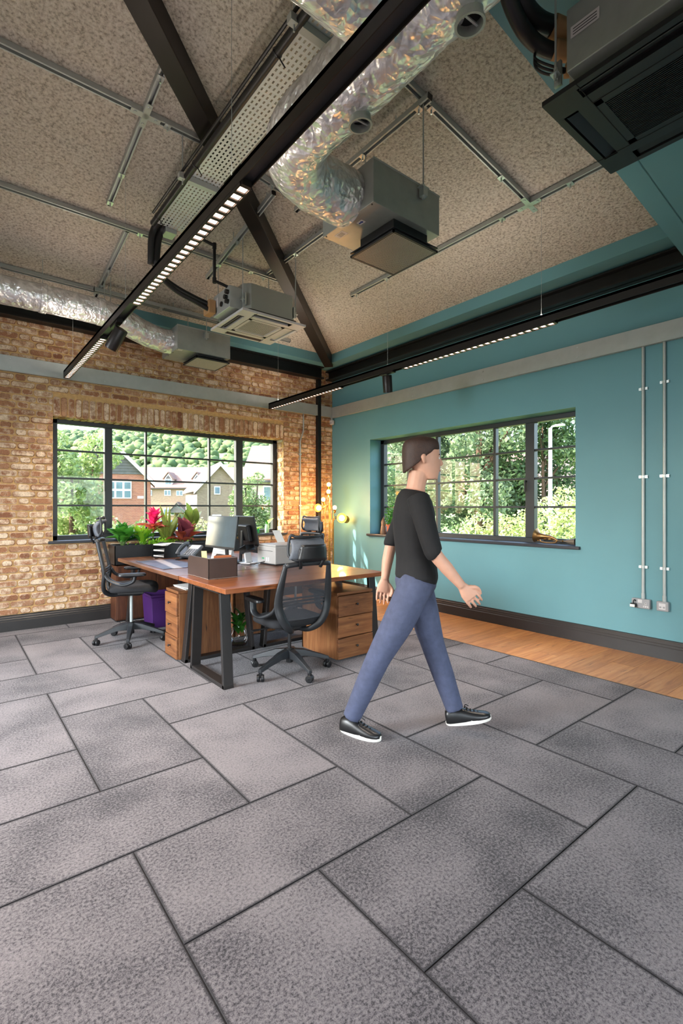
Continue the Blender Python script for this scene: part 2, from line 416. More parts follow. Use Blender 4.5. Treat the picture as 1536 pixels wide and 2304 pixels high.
# ceiling: three sloping planes with a hip
ceil = struct('ceiling')
hip = (-6.0, -(.32 + .143 * 5.68 / .165), zR(-6.0)); cw = (XW, -3.075, 4.1545)
mb = MB()
mb.add([(-.30, -.30, 3.70), (-.30, YS, 3.70), (-6, YS, hip[2]), hip], [(0, 1, 2, 3)])
mb.add([(-.30, -.30, 3.70), hip, cw, (XW, -.30, 3.70)], [(0, 1, 2, 3)])
mb.add([hip, (-6, YS, hip[2]), (XW, YS, cw[2]), cw], [(0, 1, 2, 3)])
mb.build('sprayed_surface', m_ceil, ceil)
MB().b2((XW - .3, YS - .3, 4.62), (.4, .4, 4.8)).build('roof_deck', m_plaster, ceil)

def wall_with_opening(mb, axis, lo, hi, o0, o1, zo0, zo1, z0, z1, t0, t1):
    """wall slab along an axis with one opening"""
    def bb(a0, a1, c0, c1):
        if axis == 'x': mb.b2((a0, t0, c0), (a1, t1, c1))
        else: mb.b2((t0, a0, c0), (t1, a1, c1))
    bb(lo, o0, z0, z1); bb(o1, hi, z0, z1); bb(o0, o1, z0, zo0); bb(o0, o1, zo1, z1)
    return mb

# left wall: mortar bed, bricks laid on it
WL = (-4.01, -.94, .955, 2.385)
wall_left = struct('wall_left')
wall_with_opening(MB(), 'x', XW, 0.0, *WL, 0, 3.60, 0, .34).build('mortar_bed', m_mortar, wall_left)
# right wall, painted teal
WR = (-4.02, -.93, .945, 2.357)
wall_right = struct('wall_right')
wall_with_opening(MB(), 'y', YS, .34, *WR, 0, 3.60, 0, .34).build('painted_plaster', m_teal, wall_right)
# walls behind the camera with their window openings
wb = struct('wall_back'); mb = MB()
for a, c in ((YS, -8.9), (-5.95, -4.05), (-1.15, 0)): mb.b2((XW - .3, a, 0), (XW, c, 4.62))
for a, c in ((-8.9, -5.95), (-4.05, -1.15)): mb.b2((XW - .3, a, 0), (XW, c, .95)); mb.b2((XW - .3, a, 2.38), (XW, c, 4.62))
mb.build('painted_plaster', m_plaster, wb)
wf = struct('wall_front'); mb = MB()
for a, c in ((XW, -7.7), (-4.7, -3.9), (-.9, 0)): mb.b2((a, YS - .3, 0), (c, YS, 4.62))
for a, c in ((-7.7, -4.7), (-3.9, -.9)): mb.b2((a, YS - .3, 0), (c, YS, .95)); mb.b2((a, YS - .3, 2.38), (c, YS, 4.62))
mb.build('painted_plaster', m_plaster, wf)

# dropped perimeter soffit with its fascia
t = struct('trim_1'); MB().b2((XW, -.32, SOF), (0, .3, 3.725)).build('soffit_left', m_teal, t)
t = struct('trim_2'); MB().b2((-.32, YS, SOF), (.3, -.32, 3.725)).build('soffit_right', m_teal, t)
# bulkhead across the roof slope near the camera
t = struct('trim_3')
mb = MB(); Yb = -5.0
mb.prism([(0, Yb, 3.42), (-3.2, Yb, 3.42 + .115 * 3.2), (-3.2, Yb, 4.3), (0, Yb, 3.75)], (0, -.14, 0)); mb.build('bulkhead', m_teal, t)
MB().prism([(0, Yb - .13, 3.42), (0, YS, 3.42), (-3.2, YS, 3.42 + .115 * 3.2), (-3.2, Yb - .13, 3.42 + .115 * 3.2)], (0, 0, .04)).build('dropped_soffit', m_teal, t)
# black steelwork under the soffit, and the post by the corner
def ibeam_x(mb, x0, x1, y, z0, z1, d=.12, tf=.016):
    mb.b2((x0, y - d, z0), (x1, y, z0 + tf)); mb.b2((x0, y - d, z1 - tf), (x1, y, z1)); mb.b2((x0, y - d / 2 - .006, z0), (x1, y - d / 2 + .006, z1))
t = struct('trim_4'); mb = MB(); ibeam_x(mb, XW, -.28, -.005, 3.385, SOF - .002, .15); mb.build('steel_beam', m_blacksteel, t)
t = struct('trim_5'); mb = MB()
mb.b2((-.15, YS, 3.40), (-.005, -.02, 3.416)); mb.b2((-.15, YS, 3.53), (-.005, -.02, 3.546)); mb.b2((-.085, YS, 3.40), (-.07, -.02, 3.545)); mb.build('steel_beam', m_blacksteel, t)
t = struct('trim_6'); MB().b2((-.342, -.075, .15), (-.278, -.012, 3.45)).build('steel_post', m_blacksteel, t, bevel=.004)
# hip rafter in bronze-black steel
t = struct('trim_7')
h0 = Vector((-.30, -.30, 3.70)); h1 = Vector((-5.2, -(.32 + .143 * 4.88 / .165), zR(-5.2)))
d = (h1 - h0).normalized(); off = Vector((0, 0, -.085))
MB().bar(h0 + off - d * .02, h1 + off, .135, .16).build('hip_rafter', m_brownblack, t, bevel=.004)

# baseboards: moulded profile swept along each wall
prof = [(0, 0), (.026, 0), (.026, .105), (.022, .112), (.022, .128), (.016, .134), (.016, .150), (.010, .158), (.010, .168), (0, .172)]
bl = MB().prism([(XW, -p, z) for p, z in prof][::-1], (-XW, 0, 0)).build('baseboard_left', m_blackpaint); bl['kind'] = 'structure'
br = MB().prism([(-p, YS, z) for p, z in prof], (0, -YS, 0)).build('baseboard_right', m_blackpaint); br['kind'] = 'structure'

# ------------------------------------------------------------------ bricks of the left wall (Flemish bond, soldier course over the window)
def brick_mesh(L, H, seed, D=.013):
    r = random.Random(seed); c = min(.014, H * .25); j = lambda s=.0022: r.uniform(-s, s)
    def outline(ins, jit):
        l, h = L / 2 - ins, H / 2 - ins
        return [(sx + j(jit), sz + j(jit)) for sx, sz in ((-l + c, -h), (l - c, -h), (l, -h + c), (l, h - c), (l - c, h), (-l + c, h), (-l, h - c), (-l, -h + c))]
    o = outline(0, .0015); o2 = [(x * .995, z * .995) for x, z in o]; o3 = outline(.006, .002)
    mb = MB(); mb.ring_loft([[(x, .003, z) for x, z in o][::-1], [(x, -D * .7, z) for x, z in o2][::-1], [(x, -D - j(.001), z) for x, z in o3][::-1]], caps=False)
    mb.add([(x, -D, z) for x, z in o3], [tuple(range(8))])
    return mb.mesh('brick', m_brick, 35)
S_L, H_L, BH, J = .2145, .1005, .0625, .0125
variants = {'S': [brick_mesh(S_L, BH, i) for i in range(7)], 'H': [brick_mesh(H_L, BH, 20 + i) for i in range(5)]}
bricks = []    # (variant mesh, base length, cx, cz, length, rot)
z = .178; row = 0
rb = random.Random(5)
while z < 3.56:
    h = min(BH, 3.565 - z)
    if h < .03: break
    x = -6.6 + (.17 if row % 2 else 0) + rb.uniform(-.012, .012); k = 0
    while x < -.004:
        L = S_L if k % 2 == 0 else H_L; L *= rb.uniform(.96, 1.03); segs = [(x, min(x + L, -.004))]
        z1 = z + h
        if z1 > WL[2] - .01 and z < 2.61:      # opening and the soldier course above it
            ns = []
            for a, c in segs:
                if c <= WL[0] or a >= WL[1]: ns.append((a, c))
                else:
                    if a < WL[0] - .02: ns.append((a, WL[0]))
                    if c > WL[1] + .02: ns.append((WL[1], c))
            segs = ns
        for a, c in segs:
            if c - a > .028: bricks.append(('S' if c - a > .15 else 'H', (a + c) / 2 , z + h / 2, c - a, h, 0))
        x += L + J; k += 1
    z += .0752; row += 1
nsold = 41; ps = (WL[1] - WL[0]) / nsold
for k in range(nsold): bricks.append(('S', WL[0] + ps * (k + .5), 2.388 + .1075, .215, ps - J, 1))
camp = cam.location
def brick_rank(e):
    return (Vector((e[1], 0, e[2])) - camp).length + (50 if e[1] < -4.62 else 0)
bricks.sort(key=brick_rank)
rest = MB(); nb = 0
for idx, (kd, bx, bz, L, h, rot) in enumerate(bricks):
    me = rb.choice(variants[kd]); base = S_L if kd == 'S' else H_L
    sc = (L / base, rb.uniform(.7, 1.25), h / BH)
    ry = (math.pi / 2 if rot else 0) + (math.pi if rb.random() < .5 else 0) + rb.uniform(-.008, .008)
    if idx < 262:
        inst('brick', me, wall_left, (bx, 0, bz), (0, ry, 0), sc)
    else:
        mt = Matrix.Translation((bx, 0, bz)) @ Matrix.Rotation(ry, 4, 'Y') @ Matrix.Diagonal((*sc, 1))
        rest.add([mt @ v.co for v in me.vertices], [tuple(p.vertices) for p in me.polygons])
# reveal bricks: right jamb and the underside of the soldier course
vr = [brick_mesh(.098, BH, 60 + i, .008) for i in range(3)]
z = .99
while z < 2.36:
    me = rb.choice(vr); mt = Matrix.Translation((WL[1], .10 , z + BH / 2)) @ Matrix.Rotation(-math.pi / 2, 4, 'Z') @ Matrix.Diagonal((1.85 if int(z / .0752) % 2 else .95, 1, 1, 1))
    rest.add([mt @ v.co for v in me.vertices], [tuple(p.vertices) for p in me.polygons]); z += .0752
for k in range(nsold):
    me = rb.choice(vr); mt = Matrix.Translation((WL[0] + ps * (k + .5), .095, 2.385)) @ Matrix.Rotation(math.pi / 2, 4, 'X') @ Matrix.Rotation(math.pi / 2, 4, 'Y') @ Matrix.Diagonal((1.8, 1, 1, 1))
    rest.add([mt @ v.co for v in me.vertices], [tuple(p.vertices) for p in me.polygons])
rest.build('brickwork', m_brick, wall_left, smooth=35, kind='stuff')

# ------------------------------------------------------------------ windows
def window(name, loc, rotz, W, z0, z1, verts, rows, yf, sill_mat, thick, handles):
    w = struct(name); w.location = loc; w.rotation_euler = (0, 0, rotz)
    f = MB(); d0, d1 = yf - .005, yf + .07
    f.b2((0, d0, z0), (W, d1, z0 + .055)); f.b2((0, d0, z1 - .055), (W, d1, z1)); f.b2((0, d0, z0), (.075, d1, z1)); f.b2((W - .075, d0, z0), (W, d1, z1))
    f.build('outer_frame', m_frame, w, bevel=.004)
    edges = [.075] + [None] * 0
    lights = []; cur = .075
    for a, c in verts:
        th = c - a; mb = MB(); mb.b2((a, d0 if th > .06 else yf + .01, z0 + .055), (c, d1, z1 - .055))
        mb.build('mullion' if th > .06 else 'glazing_bar', m_frame, w, bevel=.003)
        lights.append((cur, a)); cur = c
    lights.append((cur, W - .075))
    zs = [z0 + .055] + list(rows) + [z1 - .055]
    for a, c in lights:
        for r in rows: MB().b2((a, yf + .008, r - .011), (c, yf + .055, r + .011)).build('glazing_bar', m_frame, w, bevel=.002)
        for p, q in zip(zs[:-1], zs[1:]):
            MB().add([(a, yf + .035, p), (c, yf + .035, p), (c, yf + .035, q), (a, yf + .035, q)], [(0, 1, 2, 3)]).build('pane', m_glass, w)
    for hx, hz in handles:
        mb = MB(); mb.b2((hx - .008, yf - .035, hz - .01), (hx + .008, yf, hz + .01)); mb.b2((hx - .007, yf - .04, hz - .12), (hx + .007, yf - .027, hz + .012))
        mb.build('handle', m_charcoal, w, bevel=.002)
    MB().b2((-.05, -.035, z0 - .028), (W + .05, yf, z0 + .004)).build('sill', sill_mat, w, bevel=.005)
    return w
m_sill = M('slate_sill', (44, 46, 52), .35, var=.1)
window('window_1', (WL[0], 0, 0), 0, WL[1] - WL[0], .955, 2.385, [(.589, .677), (1.084, 1.106), (1.959, 1.983), (2.373, 2.481)],
       (1.365, 1.69, 2.02), .19, m_sill, .2, [(.585, 1.66), (2.515, 1.62)])
window('window_2', (0, WR[1], 0), -math.pi / 2, WR[1] - WR[0], .945, 2.357, [(.553, .674), (1.073, 1.112), (1.973, 2.01), (2.409, 2.518)],
       (1.346, 1.67, 1.99), .22, m_sill, .2, [(.59, 1.60), (2.42, 1.64)])
# windows of the walls behind the camera
def plain_window(name, loc, rotz, W):
    w = struct(name); w.location = loc; w.rotation_euler = (0, 0, rotz); f = MB()
    f.b2((0, .1, .95), (W, .16, 1.0)); f.b2((0, .1, 2.33), (W, .16, 2.38))
    for u in (0, W * .25 - .03, W * .75 - .03, W - .06): f.b2((u, .1, .95), (u + .06, .16, 2.38))
    f.build('outer_frame', m_frame, w)
    for r in (1.31, 1.67, 2.02): MB().b2((0, .11, r - .011), (W, .15, r + .011)).build('glazing_bar', m_frame, w)
plain_window('window_3', (XW, -8.9, 0), math.pi / 2, 2.95); plain_window('window_4', (XW, -4.05, 0), math.pi / 2, 2.90)
plain_window('window_5', (-4.7, YS, 0), math.pi, 3.0); plain_window('window_6', (-.9, YS, 0), math.pi, 3.0)
# ------------------------------------------------------------------ strut channels on the ceiling
def strut(label, p0, p1, normal, drop=0.0, clips=(), cross=None, rods=()):
    """41 mm channel, open side down"""
    p0, p1 = Vector(p0), Vector(p1); mid = (p0 + p1) / 2; nrm = Vector(normal).normalized()
    t = thing('strut_channel', label, 'metal strut', p0, group='strut channels under the ceiling')
    a = Vector((0, 0, 0)); d = p1 - p0; dn = d.normalized(); sd = dn.cross(nrm).normalized()
    mb = MB(); o = -nrm * (.002 + drop)
    mb.bar(a + o - nrm * .002, d + o - nrm * .002, .041, .003, nrm)
    for s in (-1, 1):
        mb.bar(a + o + sd * s * .0195 - nrm * .02, d + o + sd * s * .0195 - nrm * .02, .003, .040, nrm)
        mb.bar(a + o + sd * s * .0155 - nrm * .0395, d + o + sd * s * .0155 - nrm * .0395, .009, .003, nrm)
    mb.build('channel', m_galv, t)
    for e, s in ((a, -1), (d, 1)): MB().bar(e + o - nrm * .02 - dn * .004 * s, e + o - nrm * .02 + dn * .003 * s, .041, .041, nrm).build('end_cap', m_black, t)
    L = d.length
    for u in clips:
        c = dn * (u * L) + o - nrm * .045
        mb = MB(); mb.bar(c - dn * .022, c + dn * .022, .046, .006, nrm); mb.cyl(c, c - Vector((0, 0, .03)), .006, n=8); mb.build('clip', m_zinc, t)
    for u in rods:      # short drop rods that carry this channel
        c = dn * (u * L) + o
        mb = MB(); mb.cyl(c, c + Vector((0, 0, drop + .02)), .005, n=8); mb.build('drop_rod', m_galv, t)
    if cross is not None:
        c = dn * (cross * L) + o - nrm * .044
        mb = MB(); mb.bar(c - dn * .10, c + dn * .10, .041, .006, nrm); mb.bar(c - sd * .10, c + sd * .10, .041, .006, nrm)
        for v in (dn, sd):
            for q in (-.07, .07): mb.cyl(c + v * q, c + v * q - nrm * .008, .011, n=10)
        mb.build('cross_bracket', m_zinc, t)
    return t
NL = (0, .165, 1); NR = (.143, 0, 1)
PL = lambda x, y: (x, y, zL(y)); PR = lambda x, y: (x, y, zR(x))
strut('upper strut channel crossing the left ceiling slope to the hip rafter', PL(-6.4, -2.872), PL(-3.42, -2.872), NL, clips=(.28, .9), cross=.849)
strut('middle strut channel running along the left ceiling slope past the cable drop', PL(-6.4, -1.69), PL(-1.95, -1.66), NL, clips=(.29, .64, .9))
strut('lowest strut channel along the left ceiling slope above the foil duct', PL(-6.4, -.575), PL(-1.15, -.50), NL, clips=(.2, .35, .58, .8))
strut('short strut crossing the upper channel at a cross bracket, left slope', PL(-3.873, -3.25), PL(-3.873, -1.89), NL, clips=(.05, .72, .97))
strut('short strut between middle and lowest channels, left slope', PL(-3.658, -1.64), PL(-3.66, -.44), NL, clips=(.55, .8))
strut('strut hung on rods over the left edge of the white cassette unit', (-2.80, -2.80, zL(-2.80) + .0), (-2.80, -1.45, zL(-1.45)), NL, drop=.09, rods=(.08, .55, .9), clips=(.5, .8))
strut('strut over the right edge of the white cassette unit, beside the hip', PR(-2.19, -2.75), PR(-2.19, -1.30), NR, clips=(.35, .6, .8), drop=.02)
strut('strut behind the foil elbow running above the big plenum box', PR(-2.55, -4.33), PR(-2.55, -2.80), NR, drop=.045, clips=(.06, .42), rods=(.2,))
strut('strut sloping down the right ceiling from the big plenum to the tee bracket', PR(-2.75, -4.262), PR(-1.30, -4.262), NR, clips=(.2, .75))
strut('strut along the low right ceiling slope, tee bracket at its middle', PR(-1.27, -4.95), PR(-1.27, -2.02), NR, clips=(.12, .32, .80, .97), cross=.235)
strut('strut sloping right of the hip rafter towards the foil elbow', PR(-3.05, -2.86), PR(-2.20, -2.86), NR, clips=(.25, .4))
strut('strut parallel to the lowest channel just under it, left slope', (-3.72, -.64, zL(-.64)), (-2.30, -.64, zL(-.64)), NL, drop=.055, rods=(.1, .6), clips=(.5,))

# ------------------------------------------------------------------ foil-wrapped ducts
def foil_duct(path, r, rings=90, n=48, seed=0, amp=.012):
    P = bez(path, max(4, rings // max(1, len(path) - 1)))
    mb = MB(); mb.tube(P, r, n, caps=True)
    out = []
    for i, v in enumerate(mb.v):
        p = Vector(v); ring = i // n; c = P[ring]
        d = (p - c).normalized()
        k = mnoise.noise(p * 9 + Vector((seed, 0, 0))) * .6 + abs(mnoise.noise(p * 21 + Vector((0, seed, 0)))) * .5 + mnoise.noise(p * 45) * .25
        out.append(tuple(p + d * (k * amp)))
    mb.v = out; return mb
RD = .164
t = thing('supply_duct', 'large crinkled silver foil duct curving from the big plenum overhead', 'air duct', (-2.97, -4.0, 3.30))
O = Vector((-2.97, -4.0, 3.30)); rel = lambda *a: [tuple(Vector(p) - O) for p in a]
foil_duct(rel((-2.955, -4.0, 3.30), (-3.06, -4.0, 3.30), (-3.22, -4.01, 3.30), (-3.37, -4.06, 3.30), (-3.465, -4.16, 3.30), (-3.51, -4.32, 3.30), (-3.51, -4.6, 3.30), (-3.51, -5.0, 3.30), (-3.51, -5.6, 3.30), (-3.51, -6.6, 3.30)), RD, 230, seed=3).build('main_run', m_foil, t, smooth=True)
foil_duct(rel((-3.45, -5.02, 3.30), (-3.9, -5.02, 3.30), (-4.8, -5.02, 3.30), (-6.2, -5.02, 3.30)), RD * .97, 110, seed=8).build('branch', m_foil, t, smooth=True)
for yy in (-4.70, -5.31):
    c = Vector((-3.47, yy, 3.16)) - O; ax = Vector((.10, 0, -1)).normalized(); q = ax.to_track_quat('Z', 'Y').to_matrix()
    g = MB(); g.lathe([(.050, -.07), (.050, .045), (.056, .048), (.056, .058), (.047, .058), (.046, 0)], 24, c, q).build('test_nozzle', m_galvdk, t, smooth=40)
    g = MB(); g.lathe([(.001, .02), (.047, .02)], 24, c, q); g.build('nozzle_blade', m_dark, t)
    g = MB(); cc = c + ax * .035; g.bar(cc - Vector((.048, 0, .005)), cc + Vector((.048, 0, .005)), .008, .006); g.build('damper_bar', m_galv, t)
g = MB(); g.lathe([(.145, 0), (.158, 0), (.158, .012), (.145, .012)], 40, (-.09, 0, 0), Matrix.Rotation(math.pi / 2, 3, 'Y')); g.build('collar', m_galvdk, t)
O2 = Vector((-2.93, -.70, 3.26)); rel2 = lambda *a: [tuple(Vector(p) - O2) for p in a]
t = thing('extract_duct', 'long silver foil duct along the brick wall beneath the ceiling', 'air duct', O2)
foil_duct(rel2((-2.92, -.72, 3.26), (-3.05, -.72, 3.265), (-3.25, -.74, 3.30), (-3.5, -.80, 3.36), (-3.8, -.83, 3.385), (-4.4, -.83, 3.385), (-5.4, -.83, 3.385), (-6.6, -.83, 3.385)), .132, 190, 40, seed=5, amp=.006).build('main_run', m_foil, t, smooth=True)
for xx in (-4.22, -3.70):
    foil_duct(rel2((xx - .03, -.83, 3.385), (xx + .03, -.83, 3.385)), .137, 6, 40, seed=9, amp=.014).build('tape_band', m_foil, t, smooth=True)
for xx in (-4.22, -3.66, -3.60): MB().cyl(Vector((xx, -.83, 3.50)) - O2, Vector((xx, -.83, zL(-.83) - .01)) - O2, .0035, n=6).build('hanger_rod', m_galv, t)

# ------------------------------------------------------------------ plenum boxes with perforated diffusers
def plenum(label, x0, x1, y0, y1, z0, z1, gx0, gx1, gy0, gy1, gz, rods, sticker, gmat):
    t = thing('plenum_box', label, 'air diffuser', ((x0 + x1) / 2, (y0 + y1) / 2, z0), group='plenum boxes with diffusers'); c = Vector(t.location)
    R = lambda p: tuple(Vector(p) - c)
    MB().b2(R((x0, y0, z0)), R((x1, y1, z1))).build('casing', m_galvdk, t, bevel=.003)
    # seam lips and screws
    mb = MB(); mb.b2(R((x0 - .002, y0 - .002, z1 - .012)), R((x1 + .002, y0 + .004, z1 + .001))); mb.build('seam_lip', m_galv, t)
    for sx in (.05, .35, .65, .95):
        p = R((x0 + .012, y0 + (y1 - y0) * sx, z0)); mb = MB(); mb.cyl(p, (p[0], p[1], p[2] - .004), .005, n=8); mb.build('screw', m_charcoal, t)
    # neck, two stacked plates, perforated face
    mb = MB(); mb.b2(R((gx0 + .05, gy0 + .05, gz + .012)), R((gx1 - .05, gy1 - .05, z0 + .001))); mb.build('neck', m_black, t)
    mb = MB(); mb.b2(R((gx0, gy0, gz + .022)), R((gx1, gy1, gz + .028))); mb.build('upper_plate', m_charcoal, t)
    mb = MB(); f = .012
    mb.b2(R((gx0, gy0, gz - .006)), R((gx1, gy0 + f, gz + .008))); mb.b2(R((gx0, gy1 - f, gz - .006)), R((gx1, gy1, gz + .008)))
    mb.b2(R((gx0, gy0, gz - .006)), R((gx0 + f, gy1, gz + .008))); mb.b2(R((gx1 - f, gy0, gz - .006)), R((gx1, gy1, gz + .008))); mb.build('face_frame', m_charcoal, t)
    mb = MB(); mb.lattice(R((gx0 + f, gy0 + f, gz - .004)), (gx1 - gx0 - 2 * f, 0, 0), (0, gy1 - gy0 - 2 * f, 0), 34, 34, .62, .62); mb.build('perforated_face', gmat, t)
    MB().b2(R((gx0 + f, gy0 + f, gz + .006)), R((gx1 - f, gy1 - f, gz + .0075))).build('backing', m_dark, t)
    for rx, ry, rz in rods:
        mb = MB(); mb.cyl(R((rx, ry, rz - .03)), R((rx, ry, zR(rx) - .03)), .005, n=8); mb.build('hanger_rod', m_galv, t)
        mb = MB(); mb.b2(R((rx - .02, ry - .02, rz - .055)), R((rx + .02, ry + .018, rz - .05 + .05))); mb.b2(R((rx - .035, ry - .022, rz)), R((rx + .035, ry + .022, rz + .005))); mb.cyl(R((rx, ry, rz - .07)), R((rx, ry, rz + .025)), .009, n=8); mb.build('bracket', m_zinc, t)
    if sticker:
        p = R((x0 + .085, y0 + .21, z0 - .0005)); mb = MB(); mb.box(p, (.035, .05, .001)); mb.build('arrow_label', m_paper, t)
        b_ = M('arrow_blue', (40, 70, 150), .5)
        mb = MB(); x_, y_, z_ = p; z_ -= .0009
        mb.add([(x_ - .006, y_ + .02, z_), (x_ + .006, y_ + .02, z_), (x_ + .006, y_ - .004, z_), (x_ - .006, y_ - .004, z_)], [(0, 1, 2, 3)])
        mb.add([(x_ - .014, y_ - .004, z_), (x_ + .014, y_ - .004, z_), (x_, y_ - .02, z_)], [(0, 1, 2)]); mb.build('arrow', b_, t)
        p = R((x0 + .075, y0 + .40, z0 - .0005)); mb = MB(); mb.box(p, (.05, .085, .001)); mb.build('data_label', m_plastic_w, t)
        mb = MB()
        for q in range(4): mb.box((p[0] - .014 + .009 * q, p[1], p[2] - .0008), (.003, .05, .0006))
        mb.build('print', m_charcoal, t)
    else:
        p = R((x0 + .04, y0 + .04, z0 - .0005)); mb = MB(); mb.box(p, (.06, .05, .001)); mb.build('data_label', m_plastic_w, t)
    return t
m_perf = M('perforated_grey', (168, 164, 160), .4, .3, var=.05)
plenum('big galvanised plenum box with perforated diffuser fed by the foil elbow', -2.967, -2.366, -4.245, -3.738, 3.17, 3.44, -2.80, -2.385, -4.247, -3.828, 3.055,
       [(-2.556, -4.272, 3.40), (-2.552, -3.705, 3.40)], True, m_perf)
plenum('galvanised plenum box with white-grey diffuser in front of the brick wall', -2.93, -2.285, -.95, -.45, 3.13, 3.405, -2.71, -2.295, -.955, -.545, 3.075,
       [(-2.60, -.98, 3.36), (-2.60, -.42, 3.36)], False, m_plastic_w)

# ------------------------------------------------------------------ ceiling cassette air conditioners
def cassette(label, cx, cy_, z, S, body, body_h, panel, dark, rods, loc_rot=0, lines=False):
    t = thing('cassette_air_conditioner', label, 'air conditioner', (cx, cy_, z), loc_rot); h = S / 2
    B = S * .41
    g = MB(); ch = .06
    poly = [(-B, -B + ch), (-B + ch, -B), (B - ch, -B), (B, -B + ch), (B, B - ch), (B - ch, B), (-B + ch, B), (-B, B - ch)]
    g.prism([(x, y, .045) for x, y in poly], (0, 0, body_h)); g.build('body', body, t, bevel=.003)
    g = MB(); g.prism([(x * 1.10, y * 1.10, .020) for x, y in poly], (0, 0, .028)); g.build('gasket', m_black, t)
    # panel: four border rails with slots between, central grille
    g = MB(); w = .155 * S / .71; iw = h - w
    so, si = h - .030, h - .095
    def rail(rot):
        m = Matrix.Rotation(rot, 3, 'Z')
        def bb(a, b_): g.add([m @ Vector(p) for p in ((a[0], a[1], 0), (b_[0], a[1], 0), (b_[0], b_[1], 0), (a[0], b_[1], 0), (a[0], a[1], .022), (b_[0], a[1], .022), (b_[0], b_[1], .022), (a[0], b_[1], .022))],
                             [(3, 2, 1, 0), (4, 5, 6, 7), (0, 1, 5, 4), (1, 2, 6, 5), (2, 3, 7, 6), (3, 0, 4, 7)])
        sl = .60 * h
        bb((-h + .001, -h), (h - w, -so)); bb((-h + .001, -si), (h - w, -iw)); bb((-h + .001, -so), (-sl, -si)); bb((sl, -so), (h - w, -si))
    for k in range(4): rail(k * math.pi / 2)
    g.b2((-iw, -iw, 0), (iw, -iw + .035, .022)); g.b2((-iw, iw - .035, 0), (iw, iw, .022)); g.b2((-iw, -iw, 0), (-iw + .035, iw, .022)); g.b2((iw - .035, -iw, 0), (iw, iw, .022))
    g.build('fascia_panel', panel, t)
    g = MB()
    for k in range(4):
        m = Matrix.Rotation(k * math.pi / 2, 3, 'Z'); g.box(m @ Vector((0, -iw, -.0005)), (2 * iw, .003, .002), m)
        g.box(m @ Vector((-iw, -h + w / 2, -.0005)), (.003, w, .002), m)
    g.build('panel_joint', m_dark, t)
    gi = iw - .035; MB().b2((-gi, -gi, .014), (gi, gi, .02)).build('grille_back', m_dark, t)
    nn = 22
    g = MB()
    if dark:
        for k in range(30):
            x = -gi + 2 * gi * (k + .5) / 30; g.b2((x - .0022, -gi, .002), (x + .0022, gi, .008))
    else: g.lattice((-gi, -gi, .004), (2 * gi, 0, 0), (0, 2 * gi, 0), nn, nn, .68, .68)
    g.build('intake_grille', panel if not dark else m_black, t)
    for k in range(4):
        m = Matrix.Rotation(k * math.pi / 2, 3, 'Z'); q = Matrix.Rotation(math.radians(28 if k != 1 else 4), 3, 'X')
        g = MB(); g.box(m @ Vector((0, -(so + si) / 2, .012)), (1.16 * h, .05, .004), m @ q); g.build('louvre', panel if k == 1 else m_charcoal, t)
        g = MB(); g.box(m @ Vector((0, -(so + si) / 2, .030)), (1.20 * h, .064, .004), m); g.build('slot_back', m_dark, t)
    for rx, ry in rods:
        g = MB(); g.cyl((rx, ry, .10), (rx, ry, .72), .005, n=8); g.build('hanger_rod', m_galv, t)
        g = MB(); g.b2((rx - .018, ry - .018, .13), (rx + .018, ry + .018, .136)); g.b2((rx - .016 * (1 if rx > 0 else -1), ry - .016, .09), (rx - .03 * (1 if rx > 0 else -1), ry + .016, .2)); g.cyl((rx, ry, .11), (rx, ry, .16), .009, n=8); g.build('bracket', m_zinc, t)
    return t
m_acbody = M('ac_casing', (158, 162, 156), .4, .45, var=.04, vscale=3)
t = cassette('white square cassette air conditioner hung over the desks', -2.46, -1.935, 3.175, .71, m_acbody, .26, m_plastic_w, False, [(-.31, -.27), (-.31, .27), (.285, -.27), (.285, .27)])
g = MB(); g.b2((-.42, -.22, .055), (-.29, .14, .26)); g.build('control_box', m_galv, t, bevel=.004)
g = MB(); g.add([(-.424, .02, .13), (-.424, .12, .13), (-.424, .12, .22), (-.424, .02, .22)], [(3, 2, 1, 0)]); g.build('data_label', m_plastic_w, t)
g = MB(); 
for (yy, zz) in ((-.19, .20), (-.16, .16), (-.19, .11)): g.cyl((-.30, yy, zz), (-.45, yy, zz), .022, n=12)
g.cyl((-.42, -.05, .13), (-.43, -.05, .13), .025, n=14); g.build('port', m_black, t, smooth=40)
g = MB(); g.b2((-.43, .06, .07), (-.50, .20, .20)); g.build('foam_block', M('tan_foam', (176, 138, 96), .8, var=.2), t, bevel=.006)
g = MB(); g.tube(bez([(-.46, .12, .16), (-.62, .14, .20), (-.80, .16, .26), (-.95, .12, .32), (-1.02, .06, .44), (-1.02, .0, .62)], 6), .030, 10); g.tube(bez([(-.46, .10, .10), (-.62, .10, .15), (-.80, .10, .20), (-.97, .06, .28), (-1.06, .02, .42), (-1.06, -.02, .62)], 6), .022, 10)
g.build('refrigerant_pipe', m_black, t, smooth=True)
g = MB(); g.tube([(-.36, -.16, .25), (-.46, -.16, .27), (-.54, -.16, .28), (-.545, -.16, .29), (-.545, -.16, .60), (-.55, -.16, .61), (-.75, -.16, .64)], .014, 10)
for p in ((-.545, -.16, .285), (-.545, -.16, .605)): g.cyl((p[0], p[1], p[2] - .025), (p[0], p[1], p[2] + .025), .019, n=12)
g.build('condensate_pipe', m_black, t, smooth=40)
t = cassette('black cassette air conditioner at the upper right in front of teal bulkhead', -2.48, -5.60, 3.165, .72, m_galvdk, .27, m_black, True, [(-.33, .31)])
g = MB(); g.b2((-.37, -.30, .07), (-.25, .24, .34)); g.build('control_box', m_galvdk, t, bevel=.004)
g = MB(); g.add([(-.373, .10, .2), (-.373, .22, .2), (-.373, .22, .25), (-.373, .10, .25)], [(3, 2, 1, 0)]); g.build('data_label', m_plastic_w, t)
g = MB()
